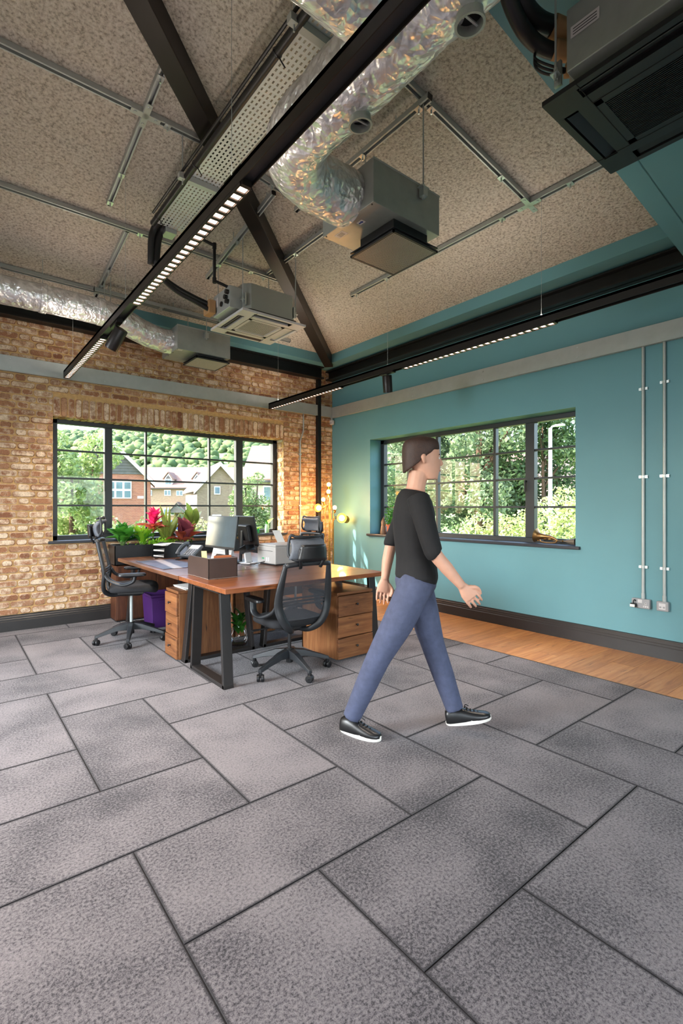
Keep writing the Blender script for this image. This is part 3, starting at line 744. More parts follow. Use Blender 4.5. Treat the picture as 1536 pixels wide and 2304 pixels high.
for q in range(3): g.add([(-.3735, .11, .21 + .012 * q), (-.3735, .21, .21 + .012 * q), (-.3735, .21, .214 + .012 * q), (-.3735, .11, .214 + .012 * q)], [(3, 2, 1, 0)])
g.build('print', m_charcoal, t)
g = MB(); g.tube(bez([(-.14, .27, .37), (-.25, .35, .42), (-.36, .38, .41), (-.48, .38, .41), (-.60, .37, .47), (-.66, .36, .60)], 6), .042, 12); g.build('refrigerant_pipe', m_black, t, smooth=True)
g = MB(); g.tube(bez([(-.16, .27, .29), (-.27, .36, .31), (-.37, .40, .33), (-.49, .40, .35), (-.60, .39, .42), (-.68, .37, .58)], 6), .034, 12); g.build('refrigerant_pipe', m_black, t, smooth=True)
m_sleeve = M('tan_foam_sleeve', (170, 132, 92), .8, var=.15)
for P_, r_ in (([(-.12, .26, .36), (-.20, .32, .40), (-.27, .36, .42)], .052), ([(-.15, .25, .28), (-.22, .31, .30), (-.27, .35, .31)], .042), ([(-.20, .27, .20), (-.24, .31, .20)], .030)):
    MB().tube(bez(P_, 5), r_, 12).build('foam_sleeve', m_sleeve, t, smooth=True)
for q in range(3): MB().tube(bez([(-.22, .29, .20), (-.29, .35, .18 + .02 * q), (-.34, .40, .22 + .02 * q), (-.33, .41, .31)], 5), .006, 6).build('cable', m_black, t, smooth=True)

# ------------------------------------------------------------------ perforated cable tray with pipes
t = thing('cable_tray', 'perforated galvanised cable tray with black pipe alongside, under the roof', 'cable tray', (-3.44, -2.10, 3.80))
O3 = Vector(t.location); R3 = lambda *p: tuple(Vector(p) - O3)
g = MB(); g.lattice(R3(-3.555, -6.4, 3.80), (.235, 0, 0), (0, 4.3, 0), 8, 108, .38, .55); g.build('perforated_bed', M('tray_zinc', (205, 212, 212), .45, .25, var=.05), t)
g = MB(); g.b2(R3(-3.557, -6.4, 3.80), R3(-3.555, -2.1, 3.845)); g.b2(R3(-3.320, -6.4, 3.80), R3(-3.318, -2.1, 3.845)); g.build('side_lip', m_galv, t)
for yy in (-2.86, -4.35):
    g = MB(); g.b2(R3(-3.63, yy - .02, 3.755), R3(-3.27, yy + .02, 3.796)); g.build('support_channel', m_galv, t)
    for xx in (-3.60, -3.29):
        g = MB(); g.cyl(R3(xx, yy, 3.72), R3(xx, yy, min(zL(yy), zR(xx)) - .02), .005, n=8); g.build('hanger_rod', m_galv, t)
g = MB(); g.tube([R3(-3.575, -6.4, 3.775), R3(-3.575, -2.12, 3.775)], .024, 12); g.tube([R3(-3.60, -6.4, 3.82), R3(-3.60, -2.2, 3.82)], .010, 8); g.build('black_pipe', m_black, t, smooth=40)
for yy in (-2.25, -3.05, -4.15, -4.9):
    g = MB(); g.lathe([(.027, -.006), (.029, 0), (.027, .006)], 14, R3(-3.575, yy, 3.775), Matrix.Rotation(math.pi / 2, 3, 'X')); g.cyl(R3(-3.56, yy, 3.75), R3(-3.54, yy - .02, 3.70), .004, n=6); g.build('cable_tie', m_black, t)
g = MB(); g.tube(bez([R3(-3.44, -2.14, 3.84), R3(-3.46, -2.02, 3.82), R3(-3.49, -1.98, 3.72), R3(-3.50, -1.95, 3.50)], 6), .035, 10)
g.tube(bez([R3(-3.50, -2.14, 3.84), R3(-3.53, -2.04, 3.80), R3(-3.55, -2.0, 3.70), R3(-3.54, -1.95, 3.50)], 6), .028, 10); g.build('lagged_pipe', m_black, t, smooth=True)
g = MB(); g.b2(R3(-3.46, -2.10, 3.76), R3(-3.36, -1.98, 3.80)); g.build('junction_box', m_zinc, t, bevel=.004)

# ------------------------------------------------------------------ linear track lights
led_cell = MB().add([(-.021, -.020, 0), (.021, -.020, 0), (.021, .020, 0), (-.021, .020, 0)], [(3, 2, 1, 0)]).mesh('led_cell', m_led)
def track(label, x, y0, y1, zb, zt, modules, spots, wires, E, group='linear track lights', up=.20, spr=96):
    t = thing('track_light', label, 'track light', (x, y1, zb), group=group); w = .031
    Y = lambda y: y - y1; H = zt - zb
    g = MB(); g.b2((-w, Y(y0), .012), (-w + .004, 0, H)); g.b2((w - .004, Y(y0), .012), (w, 0, H)); g.b2((-w, Y(y0), H - .02), (w, 0, H)); g.b2((-w, -.006, 0), (w, 0, H))
    g.build('housing', m_brownblack, t)
    g = MB(); g.b2((-w + .004, Y(y0), .030), (w - .004, -.006, .036)); g.build('rail', m_charcoal, t)
    for a, c in modules:
        g = MB(); g.b2((-w + .001, Y(a), -.002), (-.023, Y(c), .03)); g.b2((.023, Y(a), -.002), (w - .001, Y(c), .03))
        n = int(round((c - a) / .063)); p = (c - a) / n
        for k in range(n + 1): yy = Y(a) + p * k; g.b2((-.023, yy - .011, -.001), (.023, yy + .011, .028))
        g.build('louvre_frame', m_brownblack, t)
        for k in range(n): inst('led_cell', led_cell, t, (0, Y(a) + p * (k + .5), .006))
        add_light('track_glow', 'AREA', (0, Y((a + c) / 2), -.012), E * (c - a), (1.0, .84, .70), (.05, c - a - .02), aim=(0, 0, -1), parent=t, spread=math.radians(spr))
        add_light('added_uplight', 'AREA', (0, Y((a + c) / 2), H + .012), E * up * (c - a), (1.0, .86, .74), (.05, c - a - .02), aim=(0, 0, 1), parent=t)  # added upward lamp to brighten the ceiling, not a known part of the fixture
    for yy, tilt, pan in spots:
        g = MB(); g.b2((-.022, Y(yy) - .10, -.004), (.022, Y(yy) + .10, .03)); g.build('spot_adapter', m_brownblack, t)
        m = Matrix.Rotation(pan, 3, 'Z') @ Matrix.Rotation(tilt, 3, 'Y')
        g = MB(); g.cyl((0, Y(yy), 0), (0, Y(yy), -.06), .012, n=12); g.build('spot_stem', m_black, t)
        c = Vector((0, Y(yy), -.105)); g = MB(); g.lathe([(.002, .088), (.046, .088), (.050, .083), (.050, -.088), (.045, -.088), (.041, -.04), (.002, -.04)], 28, c, m); g.build('spot_head', m_brownblack, t, smooth=40)
    for yy, zc in wires:
        g = MB(); g.cyl((0, Y(yy), H), (0, Y(yy), zc - zb), .0014, n=5); g.cyl((0, Y(yy), H), (0, Y(yy), H + .02), .006, n=8); g.build('suspension_wire', m_galv, t)
    return t
track('long linear track light over the left desks with a black spotlight', -3.915, -7.6, -.26, 2.77, 2.85, [(-4.44, -2.80), (-1.90, -.28)], [(-2.30, math.radians(38), math.radians(-60))],
      [(-.60, zL(-.60) - .04), (-2.55, zL(-2.55) - .04), (-4.3, 4.2)], 14)
track('linear track light parallel to the teal wall with a small spotlight', -1.315, -7.6, -.25, 2.755, 2.838, [(-4.50, -2.90), (-1.88, -.28)], [(-2.66, math.radians(-18), math.radians(35))],
      [(-4.387, 3.803), (-2.662, 3.803), (-.46, 3.68)], 11, up=.38, spr=84)
track('unseen linear track light added over the open carpet on the far left side', -6.4, -9.2, -2.2, 2.77, 2.85, [(-8.8, -7.2), (-6.6, -5.0), (-4.2, -2.6)], [], [(-4.6, 4.4), (-8.0, 4.4)], 14)  # added out of view as fill for the room
t2 = track('unseen short linear track light added over the near end of the carpet', -3.915, -9.7, -7.7, 2.77, 2.85, [(-9.6, -7.9)], [], [(-8.6, 4.1)], 14)  # another lamp added out of view to light the room

# ------------------------------------------------------------------ galvanised wall trunking, conduits, sockets, sensor
def trunking(label, a, b_, along):
    t = thing('cable_trunking', label, 'cable trunking', a); L = Vector(b_) - Vector(a)
    g = MB()
    if along == 'x': g.b2((0, 0, 0), (L.x, -.055, L.z)); g.b2((0, -.053, -.004), (L.x, -.058, .004))
    else: g.b2((0, 0, 0), (-.055, L.y, L.z)); g.b2((-.053, 0, -.004), (-.058, L.y, .004))
    g.build('cover', m_galv, t, bevel=.003)
    n = 9
    for k in range(n):
        for dz in (.035, L.z - .035):
            g = MB(); u = (k + .35) / n
            p = Vector((L.x * u, -.056, dz)) if along == 'x' else Vector((-.056, L.y * u, dz)); q = p + (Vector((0, -.004, 0)) if along == 'x' else Vector((-.004, 0, 0)))
            g.cyl(p, q, .008, n=10); g.build('screw', m_zinc, t)
    return t
trunking('flat grey metal cable trunking across the brick wall above the window', (XW, -.012, 2.81), (-.06, 0, 2.975), 'x')
trunking('flat grey metal cable trunking across the teal wall above the window', (-.002, YS, 2.802), (-.002, -.02, 2.968), 'y')
def conduit(label, y, z0, clips):
    t = thing('conduit', label, 'conduit pipe', (-.016, y, z0))
    g = MB(); g.cyl((0, 0, .012), (0, 0, 2.802 - z0), .0125, n=14); g.cyl((0, 0, 0), (0, 0, .055), .016, n=14); g.build('pipe', m_galv, t, smooth=40)
    for zc in clips:
        g = MB(); g.b2((.0, -.036, zc - z0 - .012), (.013, .036, zc - z0 + .012)); g.cyl((0, 0, zc - z0 - .010), (0, 0, zc - z0 + .010), .0155, n=14)
        for s in (-1, 1): g.cyl((.005, s * .03, zc - z0), (-.004, s * .03, zc - z0), .006, n=8)
        g.build('saddle', m_zinc, t, smooth=40)
conduit('galvanised conduit pipe dropping to the double socket', -4.645, .505, (.80, 1.62, 2.42)); conduit('galvanised conduit pipe dropping to the data outlet, nearest the frame edge', -4.815, .505, (.80, 1.62, 2.45))
t = thing('double_socket', 'metal-clad double socket with a black plug in its left outlet', 'socket', (-.02, -4.632, .468))
MB().b2((-.022, -.075, -.043), (.018, .075, .043)).build('box', m_plastic_g, t, bevel=.005)
g = MB(); g.b2((-.024, -.013, .006), (-.021, .024, .036)); g.build('switch', m_plastic_w, t, bevel=.002)
g = MB(); g.b2((-.0235, -.050, -.006), (-.021, -.036, .012)); g.b2((-.0235, -.063, -.030), (-.021, -.022, -.016)); g.build('outlet', m_plastic_w, t)
g = MB(); g.b2((-.0245, -.046, 0), (-.023, -.040, .008)); g.b2((-.0245, -.056, -.026), (-.023, -.049, -.021)); g.b2((-.0245, -.036, -.026), (-.023, -.029, -.021)); g.build('outlet_slot', m_charcoal, t)
g = MB(); g.b2((-.065, .028, -.035), (-.02, .075, 0)); g.build('plug', m_black, t, bevel=.006)
g = MB(); g.b2((-.067, .032, -.031), (-.0648, .072, -.008)); g.build('plug_label', m_paper, t)
g = MB(); g.tube(bez([(-.045, .05, 0), (-.045, .05, .02), (-.03, .045, .03), (-.024, .04, .02)], 4), .005, 6); g.build('flex', m_black, t, smooth=True)
t = thing('data_outlet', 'square metal-clad data outlet with white double port', 'socket', (-.02, -4.806, .468))
MB().b2((-.022, -.046, -.042), (.018, .046, .042)).build('box', m_plastic_g, t, bevel=.005); MB().b2((-.0245, -.027, -.027), (-.021, .027, .027)).build('plate', m_plastic_w, t, bevel=.002)
g = MB(); g.b2((-.026, -.022, -.016), (-.0235, -.006, 0)); g.b2((-.026, .006, -.016), (-.0235, .022, 0)); g.build('port', m_plastic_g, t)
t = thing('motion_sensor', 'small white motion sensor in the corner under the trunking', 'sensor', (-.055, -.062, 2.69))
MB().b2((-.025, -.03, 0), (.03, .03, .075)).build('housing', m_plastic_w, t, bevel=.012); MB().b2((-.012, -.012, .07), (.012, .012, .20)).build('mount', m_galv, t, bevel=.003); MB().b2((-.027, -.024, .012), (-.020, .015, .035)).build('lens', m_plastic_g, t, bevel=.003)
t = thing('wall_cable', 'grey cable conduit with an offset bend beside the black post, brick wall', 'conduit pipe', (-.65, -.03, .17))
g = MB(); g.tube(bez([(0, 0, .01), (0, 0, 1.0), (0, 0, 2.05), (.005, 0, 2.22), (.05, 0, 2.34), (.06, 0, 2.45), (.06, 0, 2.64)], 5), .010, 8); g.build('pipe', m_galv, t, smooth=True)
for zc in (.55, 1.2, 2.0): g = MB(); g.b2((-.025, -.004, zc - .01), (.025, .018, zc + .01)); g.build('saddle', m_zinc, t)
# ------------------------------------------------------------------ desks
def trapezoid(mb, o, ux, w, h, spread_b, spread_t, bw, th):
    """closed trapezoid leg frame in the plane of ux and z; bars bw wide across, th thick"""
    o, ux = Vector(o), Vector(ux).normalized(); nrm = ux.cross(Vector((0, 0, 1)))
    A, B, C_, D = o - ux * spread_b, o + ux * spread_b, o + ux * spread_t + Vector((0, 0, h)), o - ux * spread_t + Vector((0, 0, h))
    return A, B, C_, D, nrm
def desk(label, x0, x1, y0, y1, z, th, mat, frames, board_axis, nboards=3):
    t = thing('desk', label, 'desk', ((x0 + x1) / 2, (y0 + y1) / 2, 0), group='reclaimed timber desks'); c = Vector(t.location); R = lambda p: Vector(p) - c
    for k in range(nboards):
        g = MB()
        if board_axis == 'x':
            a, e = y0 + (y1 - y0) * k / nboards, y0 + (y1 - y0) * (k + 1) / nboards; g.b2(R((x0, a + .0006, z - th)), R((x1, e - .0006, z)))
        else:
            a, e = x0 + (x1 - x0) * k / nboards, x0 + (x1 - x0) * (k + 1) / nboards; g.b2(R((a + .0006, y0, z - th)), R((e - .0006, y1, z)))
        g.build('plank', mat, t, bevel=.003)
    for (ox, oy, ux, sb, st) in frames:
        A, B, C_, D, nrm = trapezoid(None, R((ox, oy, 0)), ux, 0, z - th, sb, st, .08, .03)
        th_ = .030; up = Vector((0, 0, th_ / 2))
        MB().bar(A + up, B + up, .08, th_, (0, 0, 1)).build('foot_bar', m_blackpaint, t, bevel=.003)
        MB().bar(C_ - up, D - up, .08, th_, (0, 0, 1)).build('top_bar', m_blackpaint, t, bevel=.003)
        for P, Q, s in ((A, D, 1), (B, C_, -1)):
            uxn = Vector(ux).normalized() * (s * th_ / 2)
            MB().bar(P + uxn, Q + uxn, th_, .08, nrm).build('leg', m_blackpaint, t, bevel=.003)
    return t
ZD = .76
desk('front timber desk with the leather box and black trapezoid legs', -3.42, -1.862, -3.195, -2.30, ZD, .036, m_desk,
     [(-3.33, -2.745, (0, 1, 0), .32, .255), (-1.85, -2.745, (0, 1, 0), .32, .255)], 'x')
desk('left timber desk carrying the phone and desk mat, along the brick wall side', -3.425, -2.648, -2.292, -.42, ZD, .036, m_deskY,
     [(-3.02, -2.238, (1, 0, 0), .34, .27), (-3.02, -.52, (1, 0, 0), .34, .27)], 'y')
desk('right timber desk behind, under the printer', -2.642, -1.865, -2.292, -.42, ZD, .036, m_deskY,
     [(-2.25, -2.238, (1, 0, 0), .34, .27), (-2.25, -.52, (1, 0, 0), .34, .27)], 'y')

# ------------------------------------------------------------------ drawer pedestals; drawers face local -y
def pedestal(label, loc, rotz, w, d, h, nd=3):
    t = thing('drawer_pedestal', label, 'drawer unit', loc, rotz, 'timber drawer pedestals')
    g = MB(); g.b2((-w / 2, 0.012, .01), (-w / 2 + .025, d, h - .025)); g.b2((w / 2 - .025, .012, .01), (w / 2, d, h - .025)); g.b2((-w / 2, d - .02, .01), (w / 2, d, h - .025)); g.b2((-w / 2 + .025, .02, .01), (w / 2 - .025, d - .02, .03)); g.build('carcass', m_crateZ, t, bevel=.003)
    g = MB(); g.b2((-w / 2 - .004, .0, h - .025), (w / 2 + .004, d, h)); g.build('top', m_crate, t, bevel=.004)
    hh = (h - .04) / nd
    for k in range(nd):
        z0 = .012 + hh * k; dr = MB(); dr.b2((-w / 2 + .002, -.012 + .006 * (k % 2), z0 + .003), (w / 2 - .002, .35, z0 + hh - .003)); q = dr.build('drawer', m_crate, t, bevel=.004)
        g = MB(); g.lathe([(.004, 0), (.005, .012), (.010, .016), (.011, .022), (.006, .026), (.001, .027)], 12, (0, -.012, z0 + hh * .55), Matrix.Rotation(math.pi / 2, 3, 'X')); g.build('knob', m_black, q, smooth=True)
    return t
m_crateZ = wood('pine_carcass', (104, 62, 32), (146, 94, 54), (174, 124, 78), rough=.5, axis='Z')
pedestal('timber drawer pedestal under the left desk with a stack of papers on top', (-3.385, -2.042, 0), -math.pi / 2, .29, .50, .61)
pedestal('timber drawer pedestal under the front desk, beside its right legs', (-2.10, -3.06, 0), 0, .405, .55, .595)
pedestal('timber drawer pedestal half hidden behind the front office chair', (-2.16, -1.60, 0), math.pi / 2, .40, .50, .59)
for k in range(6):
    o = MB().box((0, 0, .0015), (.22, .29, .003)).build('paper_sheet', m_paper, loc=(-3.20 + .01 * math.sin(k * 2), -2.045 + .008 * math.cos(k * 3), .611 + .0032 * k), rot=(0, 0, .12 * math.sin(k * 1.7)))
    tag(o, 'loose white paper sheet in the stack on the left drawer pedestal', 'paper', 'papers on the left pedestal')

# ------------------------------------------------------------------ office chair (faces local +y)
def office_chair(label, loc, rotz, dz, base_rot, arm_dz=0.0):
    t = thing('office_chair', label, 'chair', loc, rotz, 'mesh office chairs')
    V3 = lambda x, y, z: (x, y, z + dz)
    for k in range(5):
        a = base_rot + k * 2 * math.pi / 5; dx, dy = math.cos(a), math.sin(a); sd = Vector((-dy, dx, 0))
        g = MB(); g.ring_loft([[Vector((dx * r, dy * r, z)) + sd * (w * sx) + Vector((0, 0, h * sz)) for sx, sz in ((-1, -1), (1, -1), (.8, 1), (-.8, 1))] for r, z, w, h in ((.03, .15, .034, .034), (.12, .145, .030, .026), (.24, .112, .022, .018), (.315, .088, .019, .014), (.335, .082, .016, .013))])
        leg = g.build('base_leg', m_charcoal, t, bevel=.004)
        cx_, cy_ = dx * .322, dy * .322
        cs = MB(); cs.cyl((cx_, cy_, .045), (cx_, cy_, .085), .011, n=10); cs.box((cx_, cy_, .05), (.022, .03, .036)); c = cs.build('castor', m_black, t, bevel=.003)
        ca = a + .7; ax = Vector((-math.sin(ca), math.cos(ca), 0)); mm = ax.to_track_quat('Z', 'Y').to_matrix()
        for s in (-1, 1):
            w = MB(); w.lathe([(.004, -.010), (.024, -.010), (.0285, -.006), (.0285, .007), (.025, .011), (.004, .012)], 18, Vector((cx_, cy_, .0285)) + ax * (s * .016), mm if s > 0 else mm @ Matrix.Rotation(math.pi, 3, 'X')); w.build('wheel', m_black, c, smooth=40)
    g = MB(); g.cyl((0, 0, .075), (0, 0, .19), .029, n=18); g.build('column_cover', m_black, t, smooth=40)
    g = MB(); g.cyl((0, 0, .18), (0, 0, .37 + dz), .015, n=16); g.build('gas_lift', m_galv if dz > .05 else m_black, t, smooth=40)
    g = MB(); g.ring_loft([[V3(x * s, y0 + y * s, z) for x, y in ((-.09, -.12), (.09, -.12), (.10, .12), (-.10, .12))] for s, y0, z in ((.7, 0, .345), (1, 0, .365), (1, 0, .395))]); g.bar(V3(-.05, .04, .37), V3(-.27, .06, .36), .018, .010); g.bar(V3(-.25, .06, .36), V3(-.31, .06, .36), .045, .008); g.build('tilt_mechanism', m_black, t, bevel=.003)
    # seat cushion: rounded square with waterfall front
    def seat_ring(s, z):
        out = []
        for j in range(40):
            a = 2 * math.pi * j / 40; cx_, sx = math.cos(a), math.sin(a); e = .42
            x = .245 * s * math.copysign(abs(cx_) ** e, cx_); y = .225 * s * math.copysign(abs(sx) ** e, sx) + .03
            out.append(V3(x, y, z - (.03 * max(0, (y - .14) / .12) ** 2)))
        return out
    g = MB(); g.ring_loft([seat_ring(.80, .400), seat_ring(.95, .402), seat_ring(1.0, .418), seat_ring(1.0, .440), seat_ring(.95, .458), seat_ring(.75, .466), seat_ring(.3, .462)]); g.build('seat', m_fabric, t, smooth=True)
    # back frame: two flat side rails joined at top, sweeping in under the seat
    for s in (-1, 1):
        P = bez([(s * .195, -.285, .905), (s * .208, -.262, .80), (s * .222, -.235, .68), (s * .222, -.222, .58), (s * .195, -.232, .49), (s * .135, -.225, .41), (s * .07, -.16, .365), (s * .03, -.06, .365)], 6)
        n = len(P); g = MB(); g.tube([V3(*p) for p in P], [(.017 + .020 * math.sin(math.pi * min(1, i / n * 1.1)) , .019) for i in range(n)], 10, up=(0, 1, 0)); g.build('back_rail', m_charcoal, t, smooth=True)
        P = bez([(s * .222, -.215, .60), (s * .245, -.17, .535), (s * .285, -.06, .49), (s * .300, .035, .515), (s * .300, .055, .60 + arm_dz)], 6)
        arm = MB(); arm.tube([V3(*p) for p in P], [(.030, .016)] * len(P), 10, up=(0, 0, 1)); ar = arm.build('armrest', m_charcoal, t, smooth=True)
        g = MB(); g.ring_loft([[V3(s * .300 + x * q, .03 + y * q, z) for x, y in [(.042 * math.copysign(abs(math.cos(a)) ** .6, math.cos(a)), .125 * math.copysign(abs(math.sin(a)) ** .6, math.sin(a))) for a in [2 * math.pi * j / 24 for j in range(24)]]] for q, z in ((.85, .600 + arm_dz), (1, .606 + arm_dz), (1, .622 + arm_dz), (.9, .630 + arm_dz))]); g.build('arm_pad', m_black, ar, smooth=50)
    g = MB(); g.tube([V3(*p) for p in bez([(-.195, -.285, .900), (-.10, -.297, .908), (0, -.30, .910), (.10, -.297, .908), (.195, -.285, .900)], 4)], [(.020, .024)] * 17, 10, up=(0, 1, 0)); g.build('top_rail', m_charcoal, t, smooth=True)
    def net(u, v):
        x = (u - .5) * 2; z = .47 + v * .43; w = .20 - .012 * v if v > .3 else .20 - .04 * (.3 - v) / .3
        return V3(x * w, (-.225 - .035 * v - .03 * v * v) - .02 * (1 - x * x) + .012 * math.sin(v * math.pi), z)
    MB().grid(net, 14, 16).build('back_net', m_net, t, smooth=True)
    for k, zz in enumerate((.585, .61, .635)):
        g = MB(); g.tube([V3(*p) for p in bez([(-.19, -.225, zz), (-.10, -.215, zz), (0, -.21, zz), (.10, -.215, zz), (.19, -.225, zz)], 4)], .009, 8); g.build('lumbar_bar', m_black, t, smooth=True)
    # headrest: plate and bracket at the back, curved padded frame
    g = MB(); g.grid(lambda u, v: V3((u - .5) * (.25 - .04 * v), -.378 - .012 * v + .03 * (abs(u - .5) * 2) ** 2, .935 + .125 * v), 9, 6); o = g.build('headrest_plate', m_black, t, smooth=True); md = o.modifiers.new('solid', 'SOLIDIFY'); md.thickness = .012
    for s in (-1, 1):
        g = MB(); g.tube([V3(*p) for p in bez([(s * .088, -.325, .880), (s * .098, -.345, .915), (s * .112, -.355, .965), (s * .106, -.362, 1.03)], 5)], [(.016, .009)] * 16, 8, up=(0, 1, 0)); g.build('headrest_bracket', m_black, t, smooth=True)
    def hp(u, v):
        a = (u - .5) * 2; b_ = (v - .5) * 2
        x = a * (.155 - .01 * b_); z = 1.02 + b_ * .082 + .006 * a * a
        return x, -.325 + .045 * abs(a) ** 2 + (-.028 * (1 - b_ * b_)) + (.0 if b_ < 0 else .03 * b_ * b_), z
    g = MB(); g.grid(lambda u, v: V3(*hp(u, v)), 17, 11); o = g.build('headrest_pad', m_headpad, t, smooth=True); md = o.modifiers.new('solid', 'SOLIDIFY'); md.thickness = .022; md.offset = 1
    P = [hp(u, 1.0) for u in np.linspace(0, 1, 9)]; P2 = [(x, y_ + (-.015), z + .012) for x, y_, z in P]
    rim = P2 + [(P2[-1][0] + .012, P2[-1][1] + .01, .99), (.13, -.29, .945), (.08, -.315, .935)]
    rim = [(-.08, -.315, .935), (-.13, -.29, .945), (P2[0][0] - .012, P2[0][1] + .01, .99)] + rim
    g = MB(); g.tube([V3(*p) for p in bez(rim, 4)], .0115, 8); g.build('headrest_frame', m_charcoal, t, smooth=True)
    return t
office_chair('black mesh office chair at the front desk, seen from behind', (-2.76, -3.00, 0), math.radians(-3), 0.0, math.radians(266 + 3))
office_chair('black mesh office chair at the left desk, turned side-on', (-3.50, -1.22, 0), math.radians(-110), .115, math.radians(170 + 110 + 7), -.032)
office_chair('black mesh office chair behind the printer with only its headrest showing', (-1.58, -1.30, 0), math.radians(98), .10, math.radians(40))

# ------------------------------------------------------------------ things on the desks
def rot2(x, y, a): return (x * math.cos(a) - y * math.sin(a), x * math.sin(a) + y * math.cos(a))
# leather desk organiser
t = thing('desk_organiser', 'dark brown leather desk organiser box with stitched edges', 'organiser box', (-3.195, -2.47, ZD + .001))
w, d, h = .255, .43, .17; th = .008
def sidep(x0): 
    g = MB(); pts = [(x0, -d / 2, 0), (x0, d / 2, 0), (x0, d / 2, h * .70)] + [(x0, d / 2 - .06 + .06 * math.cos(a), h * .70 + .05 * math.sin(a)) for a in np.linspace(.3, math.pi / 2, 5)] + [(x0, -d / 2, h)]
    g.prism(pts, (th, 0, 0)); return g
sidep(-w / 2).build('side_panel', m_leather, t, bevel=.002); sidep(w / 2 - th).build('side_panel', m_leather, t, bevel=.002)
MB().b2((-w / 2, -d / 2, 0), (w / 2, -d / 2 + th, h)).build('back_panel', m_leather, t, bevel=.002); MB().b2((-w / 2, d / 2 - th, 0), (w / 2, d / 2, h * .6)).build('front_panel', m_leather, t, bevel=.002)
MB().b2((-w / 2 + th, -d / 2 + th, .001), (w / 2 - th, d / 2 - th, .008)).build('base', m_leather, t); MB().b2((-w / 2 + th, -.05, .008), (w / 2 - th, -.044, h * .8)).build('divider', m_leather, t)
g = MB(); st = M('stitching', (190, 172, 160), .7)
for a, e in (((-w / 2 - .0008, -d / 2 - .0008, .004), (-w / 2 - .0008, -d / 2 - .0008, h - .004)), ((-w / 2 - .0008, -d / 2, .004), (-w / 2 - .0008, d / 2, .004)), ((-w / 2, -d / 2 - .0008, .004), (w / 2, -d / 2 - .0008, .004)), ((w / 2 + .0005, -d / 2 - .0008, .004), (w / 2 + .0005, -d / 2 - .0008, h - .004)), ((-w / 2, -d / 2 - .0008, h - .004), (w / 2, -d / 2 - .0008, h - .004))): g.bar(a, e, .0016, .0016)
g.build('stitching', st, t)
g = MB(); g.b2((-.055, -.17, .01), (.10, -.165, .172)); o = g.build('envelope', M('orange_envelope', (200, 112, 66), .7), loc=(-3.195, -2.47, ZD + .001), rot=(math.radians(-4), 0, 0)); tag(o, 'orange card standing in the leather organiser', 'card')
g = MB(); g.box((0, 0, .04), (.045, .004, .08)); o = g.build('sticky_note', m_yellow, loc=(-3.215, -2.36, ZD + .13), rot=(math.radians(18), 0, math.radians(-35))); tag(o, 'pale yellow sticky notes sticking up from the leather organiser', 'sticky notes')
g = MB(); g.b2((-.05, -.03, 0), (.05, .03, .13)); o = g.build('note_block', m_paper, loc=(-3.23, -2.39, ZD + .011)); tag(o, 'block of cream note paper inside the leather organiser', 'note paper')

# monitors
def monitor(label, loc, rotz, w, h, zc, tilt, black_back):
    t = thing('monitor', label, 'monitor', loc, rotz, 'computer monitors'); m = Matrix.Rotation(tilt, 3, 'X')
    g = MB(); g.box((0, 0, zc), (w, .018, h), m); g.build('panel', m_black, t, bevel=.004)
    g = MB(); g.box(Vector((0, 0, zc)) + m @ Vector((0, -.0098, .008)), (w - .012, .001, h - .030), m); g.build('screen', m_screen, t)
    g = MB(); g.box(Vector((0, 0, zc)) + m @ Vector((0, .03, -.02)), (w * .55, .05, h * .55), m); g.build('rear_housing', m_black, t, bevel=.01)
    g = MB(); g.bar((0, .07, .01), (0, .05, zc), .05, .018, (0, 1, 0)); g.build('stand_neck', m_black, t, bevel=.003)
    g = MB(); g.prism([(-.12, -.02, 0), (.12, -.02, 0), (.10, .15, 0), (-.10, .15, 0)], (0, 0, .012)); g.build('stand_base', m_black, t, bevel=.003)
monitor('slim black monitor angled toward the left chair, screen lit by daylight', (-2.75, -1.70, ZD + .001), math.radians(-86), .60, .335, .325, math.radians(-7), True)
monitor('second monitor back to back with the first, seen edge-on', (-2.42, -1.62, ZD + .001), math.radians(84), .54, .32, .33, math.radians(-10), True)

# desk phone
t = thing('desk_phone', 'grey office desk phone with handset and buttons on left desk', 'telephone', (-2.83, -.98, ZD + .001), math.radians(-62))
mp = Matrix.Rotation(math.radians(32), 3, 'X')
m_phone = M('phone_grey', (86, 92, 98), .4, var=.05)
g = MB(); g.box((.03, .02, .085), (.22, .21, .030), mp); g.build('base', m_phone, t, bevel=.008)
g = MB(); g.prism([(-.07, -.05, 0), (-.07, .11, 0), (-.07, .09, .12)], (.2, 0, 0)); g.build('stand', m_black, t)
off = mp @ Vector((0, 0, .018))
g = MB(); g.box(Vector((.06, .02, .085)) + mp @ Vector((0, .06, .016)), (.13, .07, .003), mp); g.build('display', m_paper, t)
for r in range(4):
    for c in range(4):
        g = MB(); g.box(Vector((.06, .02, .085)) + mp @ Vector((-.05 + .033 * c, -.075 + .026 * r, .018)), (.022, .016, .006), mp); g.build('button', m_plastic_g, t)
P = [Vector((-.065, .02, .085)) + mp @ Vector(p) for p in ((0, -.10, .03), (0, -.07, .055), (0, 0, .065), (0, .07, .055), (0, .10, .03))]
g = MB(); g.tube(bez(P, 5), [.026, .026, .024, .02, .017] + [.016] * 11 + [.017, .02, .024, .026, .026][:5], 12); g.build('handset', m_phone, t, smooth=True)
